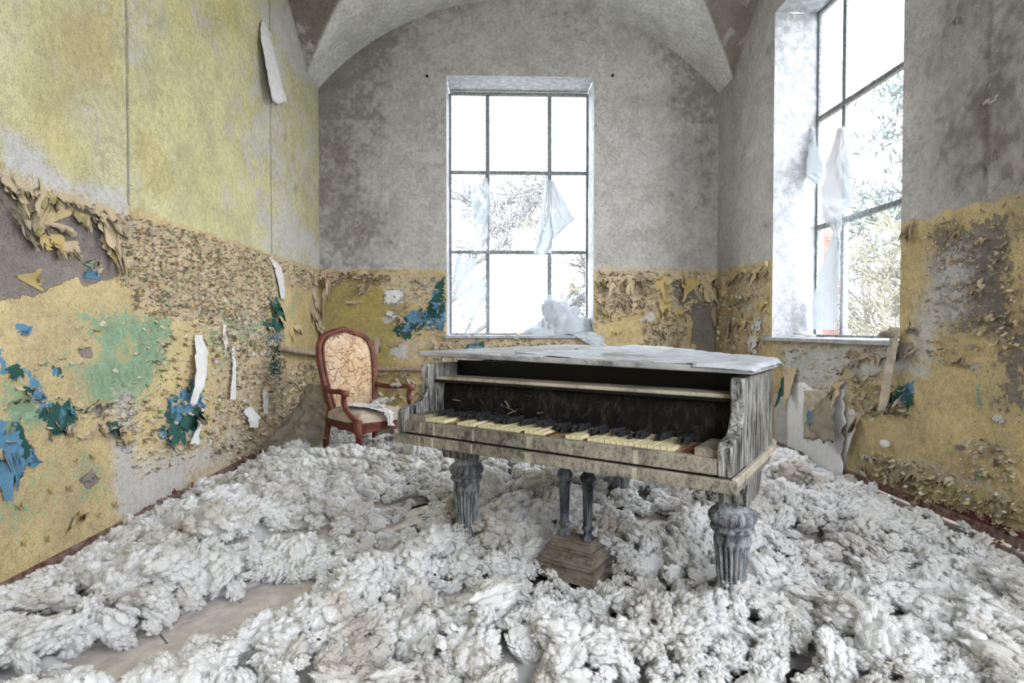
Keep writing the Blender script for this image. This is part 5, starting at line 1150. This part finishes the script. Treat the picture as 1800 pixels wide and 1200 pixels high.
bare_tree('bare_tree', (-1.5, 12.5, -.6), 7.5, 3, 'bare tree seen through the left panes of the far window', M_BARK, 5, .5, .14, twig=.015, kids=(3, 4))
bare_tree('bare_tree', (.5, 14.5, -.6), 8.5, 8, 'bare spreading tree seen through the middle panes of the far window', M_BARK, 5, .65, .18, twig=.018, kids=(3, 5))
bare_tree('shrub', (1.45, 10.2, -.6), 3.6, 12, 'tangled brown shrub behind the lower right pane of the far window', M_TWIG, 5, .5, .06, 'shrub', twig=.011, kids=(3, 5))
bare_tree('shrub', (-.85, 10.6, -.6), 3.2, 14, 'thin bare shrub behind the lower left pane of the far window', M_TWIG, 4, .5, .05, 'shrub', twig=.009, kids=(3, 4))
bare_tree('bare_tree', (7.4, 10.6, -.6), 7.0, 23, 'bare tree with a crooked trunk seen through the side window', M_BARK, 5, .5, .15, twig=.014)
bare_tree('thicket', (5.6, 7.6, -.6), 3.8, 31, 'dense bare thicket behind the lower panes of the side window', M_TWIG, 5, .5, .05, 'shrub', twig=.009, kids=(3, 5))
bare_tree('thicket', (7.2, 8.0, -.6), 4.4, 37, 'taller bare thicket at the right edge of the side window view', M_TWIG, 5, .5, .05, 'shrub', twig=.010, kids=(3, 5))
def pine(base, height, seed):
    rr = random.Random(seed); t = empty('pine_tree', base); tag(t, 'tall pine with grey-green needles beyond the side window', 'tree', 'trees and scrub outside')
    m = MB(); m.tube([(0, 0, 0), (.1, .05, height*.5), (0, .1, height)], [.2, .15, .05], 8); b = MB(); v = []; f = []
    for k in range(34):
        z = height*(.38+.6*rr.random()); a = rr.random()*6.283; L_ = (1-z/height)*2.6+.9; e = Vector((math.cos(a)*L_, math.sin(a)*L_, z+rr.uniform(-.3, .5))); m.tube([(0, 0, z), tuple((Vector((0, 0, z))+e)/2+Vector((0, 0, .15))), tuple(e)], [.04, .025, .01], 4)
        for q in range(130):
            s = .35+.65*rr.random(); c = Vector((0, 0, z)).lerp(e, s)+Vector((rr.gauss(0, .2), rr.gauss(0, .2), rr.gauss(0, .13)+.1)); d = Vector((rr.gauss(0, 1), rr.gauss(0, 1), rr.gauss(.3, .6))).normalized()*.26; w = d.cross(Vector((0, 0, 1))).normalized()*.03; n = len(v); v += [c-w, c+w, c+d]; f.append((n, n+1, n+2))
    m.build('trunk', M_BARK, t); o = link('needles', mesh('needles', v, f), t, M_NEEDLE); o['kind'] = 'stuff'
pine((8.6, 10.4, -.6), 6.8, 4)
# brick wing of the building next to the side window
bw = empty('brick_wing', (4.4, 9.6, -.6)); tag(bw, 'red brick wing of the building outside the side window', 'building')
def brick_mat():
    t = NT('red_brick'); v = t.coord((1, 1, 1)); b = t.node('ShaderNodeTexBrick'); mp = t.node('ShaderNodeMapping'); mp.inputs['Rotation'].default_value = (H, 0, 0); t.t.links.new(v, mp.inputs[0]); t.t.links.new(mp.outputs[0], b.inputs[0]); b.inputs['Scale'].default_value = 4.5; b.inputs['Color1'].default_value = srgba(128, 82, 76); b.inputs['Color2'].default_value = srgba(116, 74, 68); b.inputs['Mortar'].default_value = srgba(136, 112, 104); b.inputs['Mortar Size'].default_value = .012
    t.color(b.outputs[0]); return t.m
MB().box(-1.0, .95, -.9, 3, 0, 5.6).build('wall', brick_mat(), bw); MB().frustum((-1.1, 1.05, -1.0, 3.1, 5.6), (-.2, .1, .6, 2.2, 6.6)).build('roof', simple_mat('dark_tiles', srgba(110, 80, 72), .8, .2, 6, 0), bw)
